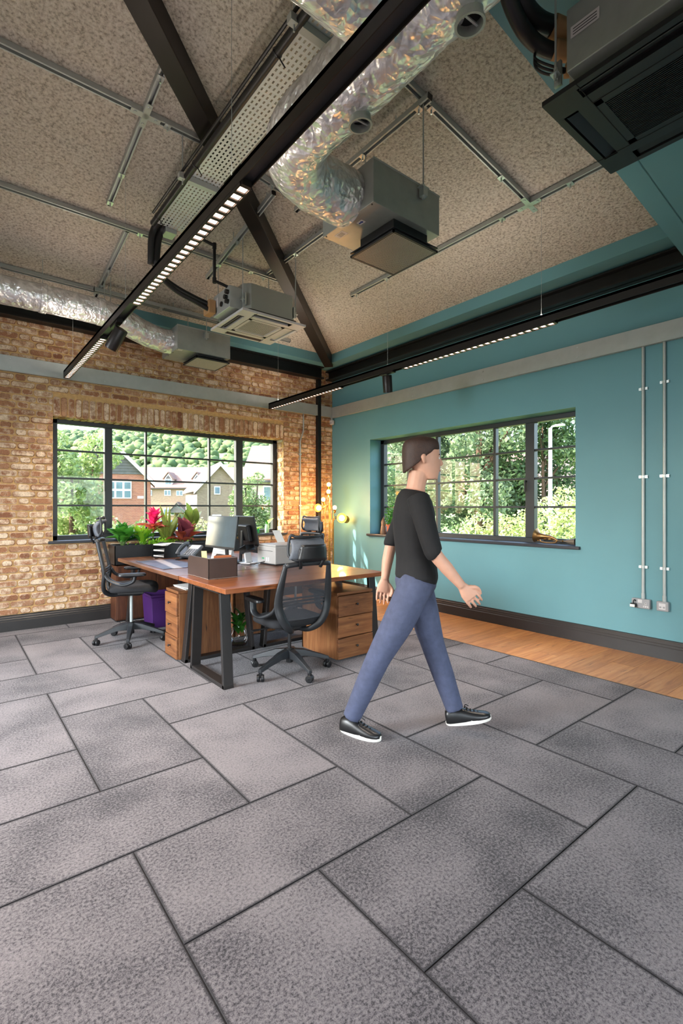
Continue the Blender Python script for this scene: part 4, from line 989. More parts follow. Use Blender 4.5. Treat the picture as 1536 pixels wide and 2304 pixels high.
# letter tray
t = thing('letter_tray', 'stacked black letter tray holding papers behind the phone', 'letter tray', (-2.90, -.62, ZD + .001), math.radians(-75))
for k in range(3):
    z = .006 + .065 * k; g = MB(); g.b2((-.12, -.16, z), (.12, .16, z + .004)); g.b2((-.12, .155, z), (.12, .16, z + .035)); g.build('shelf', m_black, t)
g = MB()
for sx in (-.122, .118):
    g.prism([(sx, -.16, 0), (sx, .16, 0), (sx, .16, .15), (sx, -.05, .17), (sx, -.15, .12)], (.004, 0, 0))
g.build('side', m_black, t)
for k, z in enumerate((.012, .077, .142)):
    o = MB().box((0, 0, .006), (.21, .29, .014)).build('paper_pile', m_paper if k else m_plastic_w, loc=(-2.90, -.62, ZD + .001 + z), rot=(0, 0, math.radians(-75 + 3 * k))); tag(o, ['sheets of paper in the bottom shelf of the letter tray', 'sheets of paper in the middle shelf of the letter tray', 'sheets of paper on top of the letter tray'][k], 'paper')
# desk mat, with a pale road-like stripe
m_mat, nt, n, l, bs = nmat('desk_mat_print')
tcv = tex_coord(n, l, 1.0); wv = noise_tex(n, l, tcv, 5, 4); sp_ = n.new('ShaderNodeSeparateXYZ'); l.new(tcv, sp_.inputs[0])
bandv = math_n(n, l, 'ABSOLUTE', math_n(n, l, 'ADD', sp_.outputs[0], math_n(n, l, 'MULTIPLY', sp_.outputs[1], -.12)))
fb = ramp(n, l, math_n(n, l, 'ADD', bandv, math_n(n, l, 'MULTIPLY', wv.outputs[0], .03)), [(.045, (1, 1, 1)), (.07, (0, 0, 0))])
l.new(mixc(n, l, fb, ramp(n, l, wv.outputs[0], [(.3, lin((38, 40, 52))), (.75, lin((104, 100, 118)))]), lin((170, 160, 158))), bs.inputs['Base Color']); bs.inputs['Roughness'].default_value = .45
o = MB().box((0, 0, .002), (.38, .86, .004)).build('desk_mat', m_mat, loc=(-3.185, -1.36, ZD + .001), bevel=.001); tag(o, 'dark printed desk mat with a pale stripe on the left desk', 'desk mat')
# keyboard-like slim items at the mat
o = MB().tube(bez([(0, 0, .006), (.09, .05, .006), (.2, .06, .006)], 6), [(.012, .005)] * 13, 8, up=(0, 0, 1)).build('wrist_rest', m_black, loc=(-3.10, -.72, ZD + .001), smooth=True, rot=(0, 0, .2)); tag(o, 'slim black rest lying on the left desk by the planter', 'wrist rest')
o = MB().tube(bez([(0, 0, .006), (.08, -.02, .006), (.16, .02, .006)], 6), [(.014, .006)] * 13, 8, up=(0, 0, 1)).build('wrist_rest', m_black, loc=(-2.98, -1.02, ZD + .001), smooth=True, rot=(0, 0, .2)); tag(o, 'slim black rest lying beside the desk phone', 'wrist rest')
# printer
m_print = M('printer_grey', (176, 172, 168), .45, var=.03)
t = thing('printer', 'small light grey laser printer on the right desk', 'printer', (-2.23, -2.02, ZD + .001), math.radians(3))
MB().b2((-.19, -.17, .012), (.19, .16, .185)).build('body', m_print, t, bevel=.008); MB().b2((-.185, -.165, .185), (.185, .155, .205)).build('lid', m_print, t, bevel=.006)
MB().b2((-.17, -.15, 0), (.17, .14, .013)).build('base', m_charcoal, t); MB().b2((-.193, -.12, .14), (-.189, .13, .143)).build('seam', m_charcoal, t)
g = MB(); g.b2((-.192, -.03, .035), (-.189, -.005, .075)); g.b2((-.192, -.06, .035), (-.189, -.04, .075)); g.build('label', m_plastic_w, t); MB().b2((-.192, .03, .055), (-.189, .07, .068)).build('green_label', M('label_green', (60, 170, 110), .6), t)
g = MB(); g.add([(.06, .155, .20), (.16, .155, .20), (.16, .26, .33), (.06, .26, .33)], [(0, 1, 2, 3)]); o = g.build('paper_feed', m_paper, t)
g = MB(); g.tube(bez([(-.19, .02, .03), (-.26, .06, .01), (-.34, .0, .008), (-.42, .1, .006)], 6), .004, 6); g.build('power_cable', m_black, t, smooth=True)
# card reader, calendar, cable
t = thing('card_terminal', 'black angled terminal on a white stand beside the printer', 'terminal', (-2.51, -1.80, ZD + .001), math.radians(20))
g = MB(); g.box((0, 0, .145), (.14, .10, .07), Matrix.Rotation(math.radians(-25), 3, 'X')); g.build('head', m_black, t, bevel=.008); g = MB(); g.prism([(-.06, -.09, 0), (.06, -.09, 0), (.06, .08, 0), (-.06, .08, 0)], (0, 0, .010)); g.bar((0, -.02, .01), (0, 0, .12), .09, .02, (0, 1, 0)); g.build('stand', m_plastic_w, t, bevel=.003)
t = thing('desk_calendar', 'white desk calendar with black lines behind the organiser', 'calendar', (-2.60, -1.42, ZD + .001), math.radians(-70))
g = MB(); g.prism([(-.14, -.05, 0), (-.14, .05, 0), (-.14, 0, .15)], (.28, 0, 0)); g.build('stand', m_paper, t); g = MB()
for k in range(5): q = .2 + .15 * k; g.bar((-.13, -.0515 + .05 * q, .15 * q), (.13, -.0515 + .05 * q, .15 * q), .002, .002)
g.bar((-.14, 0, .152), (.14, 0, .152), .012, .012); g.build('printed_lines', m_black, t)
# pc tower, bag, purple crate, wrapped bouquet under the desks
t = thing('computer_tower', 'dark grey computer tower standing under the right desk', 'computer', (-2.46, -1.06, 0), math.radians(8))
MB().b2((-.10, -.22, .02), (.10, .22, .44)).build('case', m_charcoal, t, bevel=.006); MB().b2((-.095, -.226, .03), (.095, -.219, .43)).build('front_panel', m_phone, t, bevel=.004); MB().b2((-.09, -.2, 0), (.09, .2, .02)).build('feet', m_black, t)
m_bag, nt, n, l, bs = nmat('harlequin_print'); vo = n.new('ShaderNodeTexVoronoi'); vo.inputs['Scale'].default_value = 11; l.new(tex_coord(n, l), vo.inputs['Vector'])
hs = n.new('ShaderNodeSeparateColor'); l.new(vo.outputs['Color'], hs.inputs[0]); l.new(ramp(n, l, hs.outputs[0], [(0, lin((230, 190, 40))), (.3, lin((40, 130, 190))), (.5, lin((200, 40, 110))), (.7, lin((240, 235, 225))), (.9, lin((70, 60, 120)))]), bs.inputs['Base Color']); n['Voronoi Texture'].feature = 'F1'
t = thing('patterned_bag', 'bag printed with bright harlequin colours under the right desk', 'bag', (-2.02, -1.05, 0), math.radians(20))
g = MB(); g.ring_loft([[(x * s, y * s * q, z) for x, y in ((-.16, -.07), (.16, -.07), (.16, .07), (-.16, .07))] for s, q, z in ((.9, 1, 0.001), (1, 1.1, .15), (1, .8, .36), (.95, .3, .50))]); g.build('body', m_bag, t, bevel=.01); g = MB(); g.tube(bez([(-.08, 0, .49), (-.06, 0, .58), (.06, 0, .58), (.08, 0, .49)], 6), .008, 6); g.build('strap', m_black, t, smooth=True)
t = thing('storage_crate', 'purple storage crate on the floor beneath the left desk', 'crate', (-3.0, -.72, 0), 0)
m_purple = M('purple_plastic', (70, 32, 96), .45, var=.08)
g = MB(); g.ring_loft([[(x * s, y * s, z) for x, y in ((-.2, -.17), (.2, -.17), (.2, .17), (-.2, .17))] for s, z in ((.88, .002), (.97, .34), (1.03, .345), (1.03, .37), (.95, .37), (.88, .05))]); g.build('body', m_purple, t, bevel=.006); g = MB(); g.b2((-.12, -.18, .28), (.12, -.172, .31)); g.build('handle', m_purple, t)
# ------------------------------------------------------------------ plants
def leaf_mesh(name, mat, curl=.25, fold=.12, wpow=.8, n=9, tip=1.0):
    """unit leaf along +y (length 1), width 1, arching up then over"""
    mb = MB(); vs = []; fs = []
    for i in range(n):
        t = i / (n - 1); w = .5 * (math.sin(math.pi * t ** wpow) ** .85) + .012 * (1 - t); y = t * (1 - .12 * curl * t); z = curl * (t - 1.1 * t * t)
        for a in (-1, -.5, 0, .5, 1): vs.append((a * w, y, z + fold * w * abs(a) * 1.2))
    for i in range(n - 1):
        for j in range(4): k = i * 5 + j; fs.append((k, k + 1, k + 6, k + 5))
    mb.add(vs, fs); return mb.mesh(name, mat, True)
m_lgreen = leaf_mat('leaf_green', (34, 92, 30), (86, 160, 54)); m_llime = leaf_mat('leaf_lime', (92, 160, 30), (164, 206, 60)); m_lpink = leaf_mat('leaf_pink', (196, 20, 84), (240, 60, 120))
m_lred = leaf_mat('leaf_red', (110, 28, 40), (172, 60, 60), stripe=(196, 110, 70)); m_lburg = leaf_mat('leaf_burgundy', (92, 40, 52), (160, 84, 92)); m_lsnake = leaf_mat('leaf_snake', (48, 98, 44), (120, 150, 60), stripe=(190, 190, 96)); m_lrubber = leaf_mat('leaf_rubber', (74, 104, 44), (140, 156, 70)); m_stem = M('stem_green', (84, 110, 50), .6)
L_broad = leaf_mesh('leaf', m_lgreen, .35, .18, .75); L_lime = leaf_mesh('leaf', m_llime, .3, .1, .8); L_pink = leaf_mesh('leaf', m_lpink, .25, .2, .7); L_red = leaf_mesh('leaf', m_lred, .4, .15, .8); L_burg = leaf_mesh('leaf', m_lburg, .3, .22, .9); L_snake = leaf_mesh('leaf', m_lsnake, .06, .2, .55); L_rub = leaf_mesh('leaf', m_lrubber, .2, .08, .85)
def plant(name, label, loc, sets, stems=True, seed=0, cat='plant', stem_h=.04):
    """sets: (mesh, count, length, width, pitch_lo, pitch_hi, base height, spread)"""
    t = thing(name, label, cat, loc, group='plants in the trough'); r = random.Random(seed); st = MB()
    for me, cnt, ln, wd, p0, p1, bz, sp in sets:
        for k in range(cnt):
            az = 2 * math.pi * (k * .381966 + r.uniform(-.05, .05)); pt = math.radians(r.uniform(p0, p1)); s = r.uniform(.78, 1.12)
            rr = r.uniform(.1, 1) * sp; base = (math.cos(az + math.pi / 2) * rr, math.sin(az + math.pi / 2) * rr, bz * r.uniform(.7, 1.1))
            inst('leaf', me, t, base, (pt, r.uniform(-.25, .25), az), (wd * s, ln * s, ln * s)); st.tube([(0, 0, -.03), (base[0] * .5, base[1] * .5, base[2] * .5), base], .0035, 5)
    st.build('stem', m_stem, t, smooth=True); return t
PX0, PX1, PZ = -3.43, -1.56, .895
t = thing('planter_unit', 'dark timber cabinet standing under the window behind the left desk', 'cabinet', (-2.5, -.17, 0))
m_dkwood = wood('dark_cabinet', (58, 32, 20), (92, 52, 32), (120, 74, 46), rough=.45, axis='Z')
MB().b2((PX0 + .02 + 2.5, -.125, .015), (PX1 - .02 + 2.5, .125, .66)).build('carcass', m_dkwood, t, bevel=.004); MB().b2((PX0 + 2.5 + .03, -.115, 0), (PX1 + 2.5 - .03, .115, .015)).build('plinth', m_black, t)
for k in range(4):
    a = PX0 + 2.5 + .03 + k * .455; q = MB().b2((a, -.137, .03), (a + .445, -.126, .64)).build('door', m_dkwood, t, bevel=.003); MB().cyl((a + .40, -.137, .4), (a + .40, -.155, .4), .009, n=10).build('knob', m_black, q)
t = thing('planter_trough', 'long black planter trough full of plants below the brick wall window', 'planter', (-2.5, -.17, .662))
g = MB(); g.b2((PX0 + 2.5, -.145, 0), (PX1 + 2.5, -.137, PZ - .662)); g.b2((PX0 + 2.5, .137, 0), (PX1 + 2.5, .145, PZ - .662)); g.b2((PX0 + 2.5, -.145, 0), (PX0 + 2.508, .145, PZ - .662)); g.b2((PX1 + 2.492, -.145, 0), (PX1 + 2.5, .145, PZ - .662)); g.b2((PX0 + 2.5, -.145, 0), (PX1 + 2.5, .145, .01)); g.build('box', m_black, t)
MB().b2((PX0 + 2.51, -.135, .01), (PX1 + 2.49, .135, PZ - .662 - .03)).build('soil', M('potting_soil', (46, 34, 26), .95, var=.3, vscale=60, bmp=.5, bscale=120), t)
PS = PZ - .03
plant('leafy_plant', 'broad-leaved glossy green plant at the left end of the trough', (-3.31, -.19, PS), [(L_broad, 24, .22, .12, 10, 70, .08, .06), (L_broad, 14, .20, .10, 30, 80, .14, .03)], seed=1)
plant('leafy_plant', 'upright bright green plant between the glossy plant and the red bromeliad', (-3.09, -.20, PS), [(L_lime, 16, .24, .07, 35, 82, .04, .04), (L_broad, 8, .19, .07, 30, 70, .05, .03)], seed=2)
plant('bromeliad', 'hot pink bromeliad with dark red lower leaves in the trough', (-2.93, -.12, PS), [(L_pink, 15, .20, .075, 30, 82, .30, .015), (L_red, 14, .25, .07, 5, 50, .20, .015)], seed=3)
plant('snake_plant', 'tall striped snake plant in the middle of the trough', (-2.76, -.10, PS), [(L_snake, 9, .50, .055, 66, 86, .0, .03), (L_snake, 7, .34, .05, 55, 80, .0, .03)], seed=4)
plant('red_leaf_plant', 'burgundy broad-leaved plant with orange edges in front of the phone', (-2.585, -.235, PS), [(L_burg, 11, .32, .17, 45, 85, .05, .03), (L_red, 10, .25, .12, -5, 40, .06, .04)], seed=5)
plant('rubber_plant', 'rubber plant with large oval leaves behind the monitor', (-2.42, -.08, PS), [(L_rub, 9, .27, .15, 40, 85, .28, .03), (L_rub, 5, .22, .12, 30, 80, .12, .03)], seed=6)
plant('leafy_plant', 'green leafy plant half hidden behind the monitors', (-2.10, -.18, PS), [(L_broad, 16, .20, .08, 20, 75, .06, .05)], seed=7)
plant('leafy_plant', 'bright green plant at the right end of the trough', (-1.64, -.18, PS), [(L_lime, 14, .24, .09, 25, 80, .10, .05), (L_broad, 10, .2, .08, 15, 70, .05, .05)], seed=8)
# low creeping plants along the front rim
t = thing('creeping_plant', 'small-leaved bright green creeper filling the trough rim', 'plant', (-2.85, -.24, PS)); mb = MB(); r = random.Random(4)
for k in range(900):
    c = Vector((r.gauss(0, .11), r.gauss(0, .035), abs(r.gauss(.03, .03)))); s = r.uniform(.010, .018); q = Vector((r.uniform(-1, 1), r.uniform(-1, 1), r.uniform(.2, 1))).normalized(); a = q.orthogonal().normalized() * s; b_ = q.cross(a)
    mb.add([c - a, c - b_ * .6, c + a, c + b_ * .6], [(0, 1, 2, 3)])
mb.build('foliage', m_llime, t, kind='stuff')
# small plant in white pot on the sill
t = thing('sill_plant', 'single-leaf plant in a pale green vase on the brick window sill', 'plant', (-1.17, .10, .960)); 
MB().lathe([(.002, 0), (.03, 0), (.034, .05), (.026, .10), (.022, .13), (.02, .13), (.02, .02)], 16).build('vase', M('pale_green_glass', (150, 200, 160), .2), t, smooth=40); inst('leaf', L_lime, t, (0, 0, .11), (math.radians(40), 0, math.radians(-80)), (.09, .18, .18)); inst('leaf', L_broad, t, (0, 0, .10), (math.radians(65), 0, math.radians(100)), (.05, .12, .12))
g = MB(); g.lathe([(.002, 0), (.025, 0), (.028, .06), (.024, .065), (.022, .01)], 14); o = g.build('glass_tumbler', M('green_glass', (40, 150, 90), .15), loc=(-1.33, .10, .960), smooth=40); tag(o, 'small green glass tumbler on the brick window sill', 'glass')
# wrapped bouquet in bag under the desk
t = thing('wrapped_bouquet', 'green foliage bouquet in clear wrap on the floor behind desk legs', 'bouquet', (-2.72, -2.02, 0)); r = random.Random(9)
for k in range(12): inst('leaf', L_broad, t, (r.uniform(-.03, .03), r.uniform(-.03, .03), .10 + .02 * k * .6), (math.radians(r.uniform(15, 70)), 0, k * 2.4), (.06, .16, .16))
g = MB(); g.lathe([(.002, .001), (.08, .001), (.10, .06), (.085, .14), (.05, .18), (.09, .30), (.12, .42)], 12); m_wrap = glass_mat('clear_wrap', (.9, .9, .88)); g.build('wrap', m_wrap, t, smooth=True)

# ------------------------------------------------------------------ brass floor lamp in the corner
t = thing('floor_lamp', 'brass multi-arm floor lamp with glowing bulbs in the corner', 'floor lamp', (-.44, -.50, 0)); LO = Vector((-.44, -.50, 0)); RL = lambda x, y, z: Vector((x, y, z)) - LO
MB().lathe([(.002, 0), (.15, 0), (.15, .012), (.14, .018), (.02, .02), (.002, .02)], 28).build('base', m_brass, t, smooth=40)
arms = [((-.415, -.47), 1.66, (-.428, -.47), .030, 0), ((-.45, -.53), 1.55, (-.479, -.53), .028, 0), ((-.49, -.47), 1.43, (-.554, -.50), .028, 0), ((-.39, -.54), 1.31, (-.352, -.52), .026, 0)]
for (ax, ay), zt, (bx_, by_), br_, _ in arms:
    g = MB(); g.tube(bez([RL(ax, ay, .015), RL(ax, ay, .7), RL(ax, ay, zt - .12), RL((ax + bx_) / 2, (ay + by_) / 2, zt - .04), RL(bx_, by_, zt)], 5), .006, 8); g.build('stem', m_brass, t, smooth=True)
    g = MB(); g.lathe([(.006, -.055), (.012, -.05), (.022, -.01), (.026, .0), (.022, 0), (.01, -.03)], 16, RL(bx_, by_, zt)); g.build('bulb_holder', m_brass, t, smooth=40)
    g = MB(); g.lathe([(.001, -.032), (.016, -.028), (.028, -.01), (.030, .006), (.022, .026), (.001, .034)], 16, RL(bx_, by_, zt + .028)); g.build('bulb', m_bulb, t, smooth=True)
for (ax, ay), zt, p, dirv, R_ in (((-.47, -.52), 1.34, (-.66, -.56, 1.335), (-.82, -.35, .0), .062), ((-.41, -.55), 1.18, (-.30, -.62, 1.18), (-.55, -.80, .05), .075), ((-.36, -.50), 1.16, (-.14, -.50, 1.155), (.75, .45, .0), .06)):
    dv = Vector(dirv).normalized(); q = dv.to_track_quat('Z', 'Y').to_matrix()
    g = MB(); g.tube(bez([RL(ax, ay, .015), RL(ax, ay, .7), RL(ax, ay, zt - .02), RL(*p) - dv * .05], 5), .006, 8); g.build('stem', m_brass, t, smooth=True)
    g = MB(); g.lathe([(.010, -.06), (.022, -.055), (.03, -.02), (R_ * .75, .015), (R_, .055), (R_ * .96, .055), (R_ * .7, .018), (.012, -.02)], 24, RL(*p), q); g.build('reflector', m_brass, t, smooth=40)
    g = MB(); g.lathe([(.001, -.03), (.018, -.02), (R_ * .55, .02), (R_ * .6, .04), (R_ * .42, .066), (.001, .076)], 20, RL(*p), q); g.build('bulb', m_bulb, t, smooth=True)
for p, e in (((-.50, -.56, 1.45), 14), ((-.60, -.38, 1.32), 11), ((-.16, -.42, 1.16), 6), ((-.34, -.70, 1.2), 9)):
    add_light('lamp_glow', 'POINT', tuple(Vector(p) - LO), e, (1.0, .54, .20), parent=t, shadow_soft_size=.05)

# ------------------------------------------------------------------ sill ornaments on the teal wall window
m_horn = M('old_brass', (158, 118, 72), .35, .8, var=.2, vscale=30)
t = thing('bugle', 'old brass bugle lying on the teal wall window sill', 'bugle', (.07, -3.70, .952))
g = MB(); P = bez([(0, .145, .085), (0, .11, .080), (0, .05, .078), (0, -.03, .070), (0, -.085, .045), (0, -.08, .022), (0, -.03, .012), (0, .04, .012), (0, .09, .022), (0, .10, .04)], 6); N_ = len(P)
rr = [max(.0075, .062 * math.exp(-i / 6.5) + .016 * (1 - i / N_)) for i in range(N_)]; g.tube(P, rr, 18, caps=False); g.tube([P[0] + Vector((0, .002, 0)), P[0] + Vector((0, -.002, 0))], .064, 18, caps=False); g.build('body', m_horn, t, smooth=True)
g = MB(); g.tube([(0, .10, .05), (0, .02, .052), (0, -.09, .05)], .005, 8); g.lathe([(.006, 0), (.011, .012), (.004, .016)], 10, (0, .115, .03), Matrix.Rotation(-math.pi / 2, 3, 'X')); g.build('mouthpipe', m_brass, t, smooth=True)
t = thing('small_horn', 'dull grey horn cup lying by the sill edge behind the bugle', 'horn', (.10, -3.93, .953)); 
g = MB(); g.lathe([(.006, 0), (.008, .05), (.016, .075), (.028, .11), (.034, .16), (.030, .16), (.012, .09)], 16, (0, .12, .034), Matrix.Rotation(math.pi / 2, 3, 'X')); g.build('cup', M('dull_pewter', (126, 112, 98), .5, .3), t, smooth=40); g = MB(); g.tube([(0, .12, .034), (0, .2, .03)], .004, 8); g.lathe([(.007, 0), (.009, .01), (.007, .02)], 10, (0, .10, .034), Matrix.Rotation(math.pi / 2, 3, 'X')); g.build('ferrule', m_brass, t)
for k, (yy, xx, hh) in enumerate(((-1.12, .10, .235),)):
    t = thing('wooden_gnome', 'tall carved wooden figure with a pointed hat on the teal sill', 'figurine', (xx, yy, .950)); mw = wood('carved_wood', (96, 74, 58), (134, 106, 82), (160, 130, 104), axis='Z', knots=False)
    MB().lathe([(.002, 0), (.052, 0), (.054, .02), (.046, .08), (.036, .125), (.001, .125)], 18).build('body', mw, t, smooth=40); MB().lathe([(.001, .115), (.033, .118), (.040, .145), (.034, .175), (.001, .180)], 16).build('head', mw, t, smooth=40); MB().lathe([(.044, .165), (.040, .178), (.022, .215), (.002, .258)], 16).build('hat', mw, t, smooth=40)
t = thing('terracotta_pot', 'terracotta pot with a green hedge plant on the teal sill', 'plant pot', (.10, -1.28, .950)); MB().lathe([(.002, 0), (.055, 0), (.068, .12), (.078, .12), (.078, .15), (.066, .15), (.062, .03)], 22).build('pot', M('terracotta', (166, 92, 66), .8, var=.15, vscale=12), t, smooth=40)
MB().lathe([(.001, .135), (.066, .135)], 20).build('soil', M('pot_soil', (50, 38, 30), .95), t)
mb = MB(); r = random.Random(12)
for k in range(420):
    c = Vector((r.gauss(0, .045), r.gauss(0, .045), .14 + abs(r.gauss(.10, .09)))); s = r.uniform(.012, .02); q = Vector((r.uniform(-1, 1), r.uniform(-1, 1), r.uniform(-.3, 1))).normalized(); a = q.orthogonal().normalized() * s; b_ = q.cross(a); mb.add([c - a, c - b_ * .5, c + a, c + b_ * .5], [(0, 1, 2, 3)])
mb.build('foliage', m_lgreen, t, kind='stuff')
# ------------------------------------------------------------------ walking person
t = thing('person', 'person in black top and blue-grey jeans walking across the carpet', 'person', (-2.843, -4.40, 0), math.atan2(-.6261, .7797))
m_skin = M('skin', (206, 156, 132), .55, var=.06, vscale=14); m_hair = M('dark_hair', (58, 38, 30), .6, var=.25, vscale=60, bmp=.5, bscale=160)
m_top = M('black_top', (20, 19, 21), .85, var=.2, vscale=30, bmp=.2, bscale=240); m_jean = M('blue_grey_denim', (70, 76, 100), .85, var=.16, vscale=26, bmp=.3, bscale=420)
m_shoe = M('black_shoe_leather', (24, 24, 25), .35, var=.15); m_sole = M('white_rubber', (222, 216, 206), .6, var=.04)
def skinned(mb, name, mat, voxel, parent, sm=4):
    o = mb.build(name, mat, parent, smooth=True); m = o.modifiers.new('remesh', 'REMESH'); m.mode = 'VOXEL'; m.voxel_size = voxel; m.use_smooth_shade = True
    s = o.modifiers.new('smooth', 'SMOOTH'); s.factor = .5; s.iterations = sm; return o
def chain(mb, pts, rad, n=14, k=5, up=(0, 0, 1)):
    P = bez(pts, k); m = len(pts); R_ = []
    for i in range(len(P)):
        u = i / (len(P) - 1) * (m - 1); a = min(int(u), m - 2); f = u - a; r0, r1 = rad[a], rad[a + 1]
        r0 = r0 if hasattr(r0, '__len__') else (r0, r0); r1 = r1 if hasattr(r1, '__len__') else (r1, r1); R_.append((r0[0] * (1 - f) + r1[0] * f, r0[1] * (1 - f) + r1[1] * f))
    mb.tube(P, R_, n, up=up); return mb
TOR = [(0, 0, .86), (0, 0, .94), (-.008, 0, 1.05), (-.015, 0, 1.18), (-.02, 0, 1.30), (-.02, 0, 1.39), (-.012, 0, 1.44)]
TRr = [(.13, .095), (.165, .112), (.138, .100), (.150, .108), (.168, .112), (.150, .092), (.075, .065)]
LEGS = {'R': [(0, -.085, .93), (-.075, -.088, .70), (-.165, -.07, .49), (-.235, -.03, .32), (-.325, .012, .10)], 'L': [(0, .085, .93), (.085, .082, .72), (.165, .075, .52), (.225, .065, .34), (.295, .055, .13)]}
LR = [.085, .078, .058, .054, .036]
ARMS = {'R': [(-.02, -.165, 1.395), (.005, -.225, 1.27), (.045, -.25, 1.115), (.125, -.245, 1.01), (.215, -.235, .915)], 'L': [(-.02, .165, 1.395), (-.06, .225, 1.27), (-.12, .25, 1.125), (-.15, .25, 1.0), (-.155, .245, .885)]}
AR = [.052, .046, .038, .036, .025]
def lean(P): return [(x + .06 * max(0., min(1., (z - .55) / .42)), y, z) for x, y, z in P]
TOR = lean(TOR); LEGS = {k: lean(v) for k, v in LEGS.items()}; ARMS = {k: lean(v) for k, v in ARMS.items()}
body = MB(); chain(body, TOR, TRr, 20); chain(body, [(.045, 0, 1.40), (.055, 0, 1.47), (.072, 0, 1.55)], [.062, .055, .058])
for s in 'RL': chain(body, LEGS[s], LR); chain(body, ARMS[s], AR)
# feet inside the shoes
FT = {'R': ((-.365, .04, 0), (-.165, -.075, 0), 0.0), 'L': ((.275, .058, .035), (.50, .030, .075), .2)}
for s in 'RL':
    h, e, _ = FT[s]; h, e = Vector(h), Vector(e); chain(body, [h + Vector((0, 0, .05)), h.lerp(e, .45) + Vector((0, 0, .045)), h.lerp(e, .75) + Vector((0, 0, .036))], [(.024, .02), (.028, .014), (.022, .008)])
# head: stacked sections, nose, ears, jaw
HC = Vector((.095, 0, 1.51))
SEC = [(-.005, .045, .040, .045), (.02, .056, .058, .032), (.05, .066, .078, .02), (.09, .072, .090, .012), (.13, .076, .096, .004), (.17, .076, .098, -.002), (.205, .066, .086, -.006), (.228, .042, .056, -.008), (.238, .012, .016, -.008)]
body.ring_loft([[HC + Vector((sx + b_ * math.cos(a), w * math.sin(a), z)) for a in [2 * math.pi * j / 24 for j in range(24)]] for z, w, b_, sx in SEC])
chain(body, [HC + Vector((.088, 0, .135)), HC + Vector((.100, 0, .108)), HC + Vector((.108, 0, .088)), HC + Vector((.094, 0, .078))], [.009, .010, .012, .009], 8)
chain(body, [HC + Vector((.088, -.02, .052)), HC + Vector((.096, 0, .052)), HC + Vector((.088, .02, .052))], [.007, .010, .007], 8)
for s in (-1, 1):
    chain(body, [HC + Vector((-.005, s * .076, .135)), HC + Vector((-.012, s * .088, .12)), HC + Vector((-.005, s * .080, .085))], [.010, .015, .009], 8)
# hands: palm, four bent fingers, thumb from the side of the palm
for s, sg in (('R', -1), ('L', 1)):
    w = Vector(ARMS[s][-1]); d = (w - Vector(ARMS[s][-2])).normalized(); side = Vector((0, 1, 0)) * sg; fw = side.cross(d) * sg; fw = (Vector((1, 0, 0)) - d * d.x).normalized()
    palm = w + d * .085; chain(body, [w, w + d * .045, palm], [(.026, .018), (.043, .017), (.044, .013)], 12, up=tuple(Vector((0, 1, 0))))
    for q, ln in zip((-.036, -.012, .012, .035), (.062, .078, .083, .070)):
        b0 = w + d * .078 + fw * q; cin = -side
        chain(body, [b0, b0 + d * ln * .45 + cin * .004, b0 + d * ln * .78 + cin * .020, b0 + d * ln * .92 + cin * .040], [.0088, .0084, .0076, .0066], 8, 3)
    tb = w + d * .03 + fw * .028; chain(body, [tb, tb + fw * .026 + d * .026, tb + fw * .030 + d * .052 - side * .008, tb + fw * .022 + d * .075 - side * .014], [.013, .011, .0098, .008], 8, 3)
B = skinned(body, 'body', m_skin, .005, t, 2)
top = MB(); chain(top, lean([(0, 0, .90)]) + TOR[1:], [(.150, .112), (.178, .126), (.152, .115), (.164, .122), (.180, .124), (.160, .102), (.082, .072)], 22)
for s in 'RL': chain(top, ARMS[s][:3] + [tuple(Vector(ARMS[s][2]).lerp(Vector(ARMS[s][3]), .25))], [.066, .060, .052, .050])
skinned(top, 'top', m_top, .010, t, 3)
jn = MB(); chain(jn, lean([(0, 0, .83), (0, 0, .90), (0, 0, .975)]), [(.12, .10), (.172, .122), (.162, .112)], 20)
for s in 'RL': chain(jn, LEGS[s], [.100, .092, .072, .066, .054])
skinned(jn, 'jeans', m_jean, .010, t, 4)
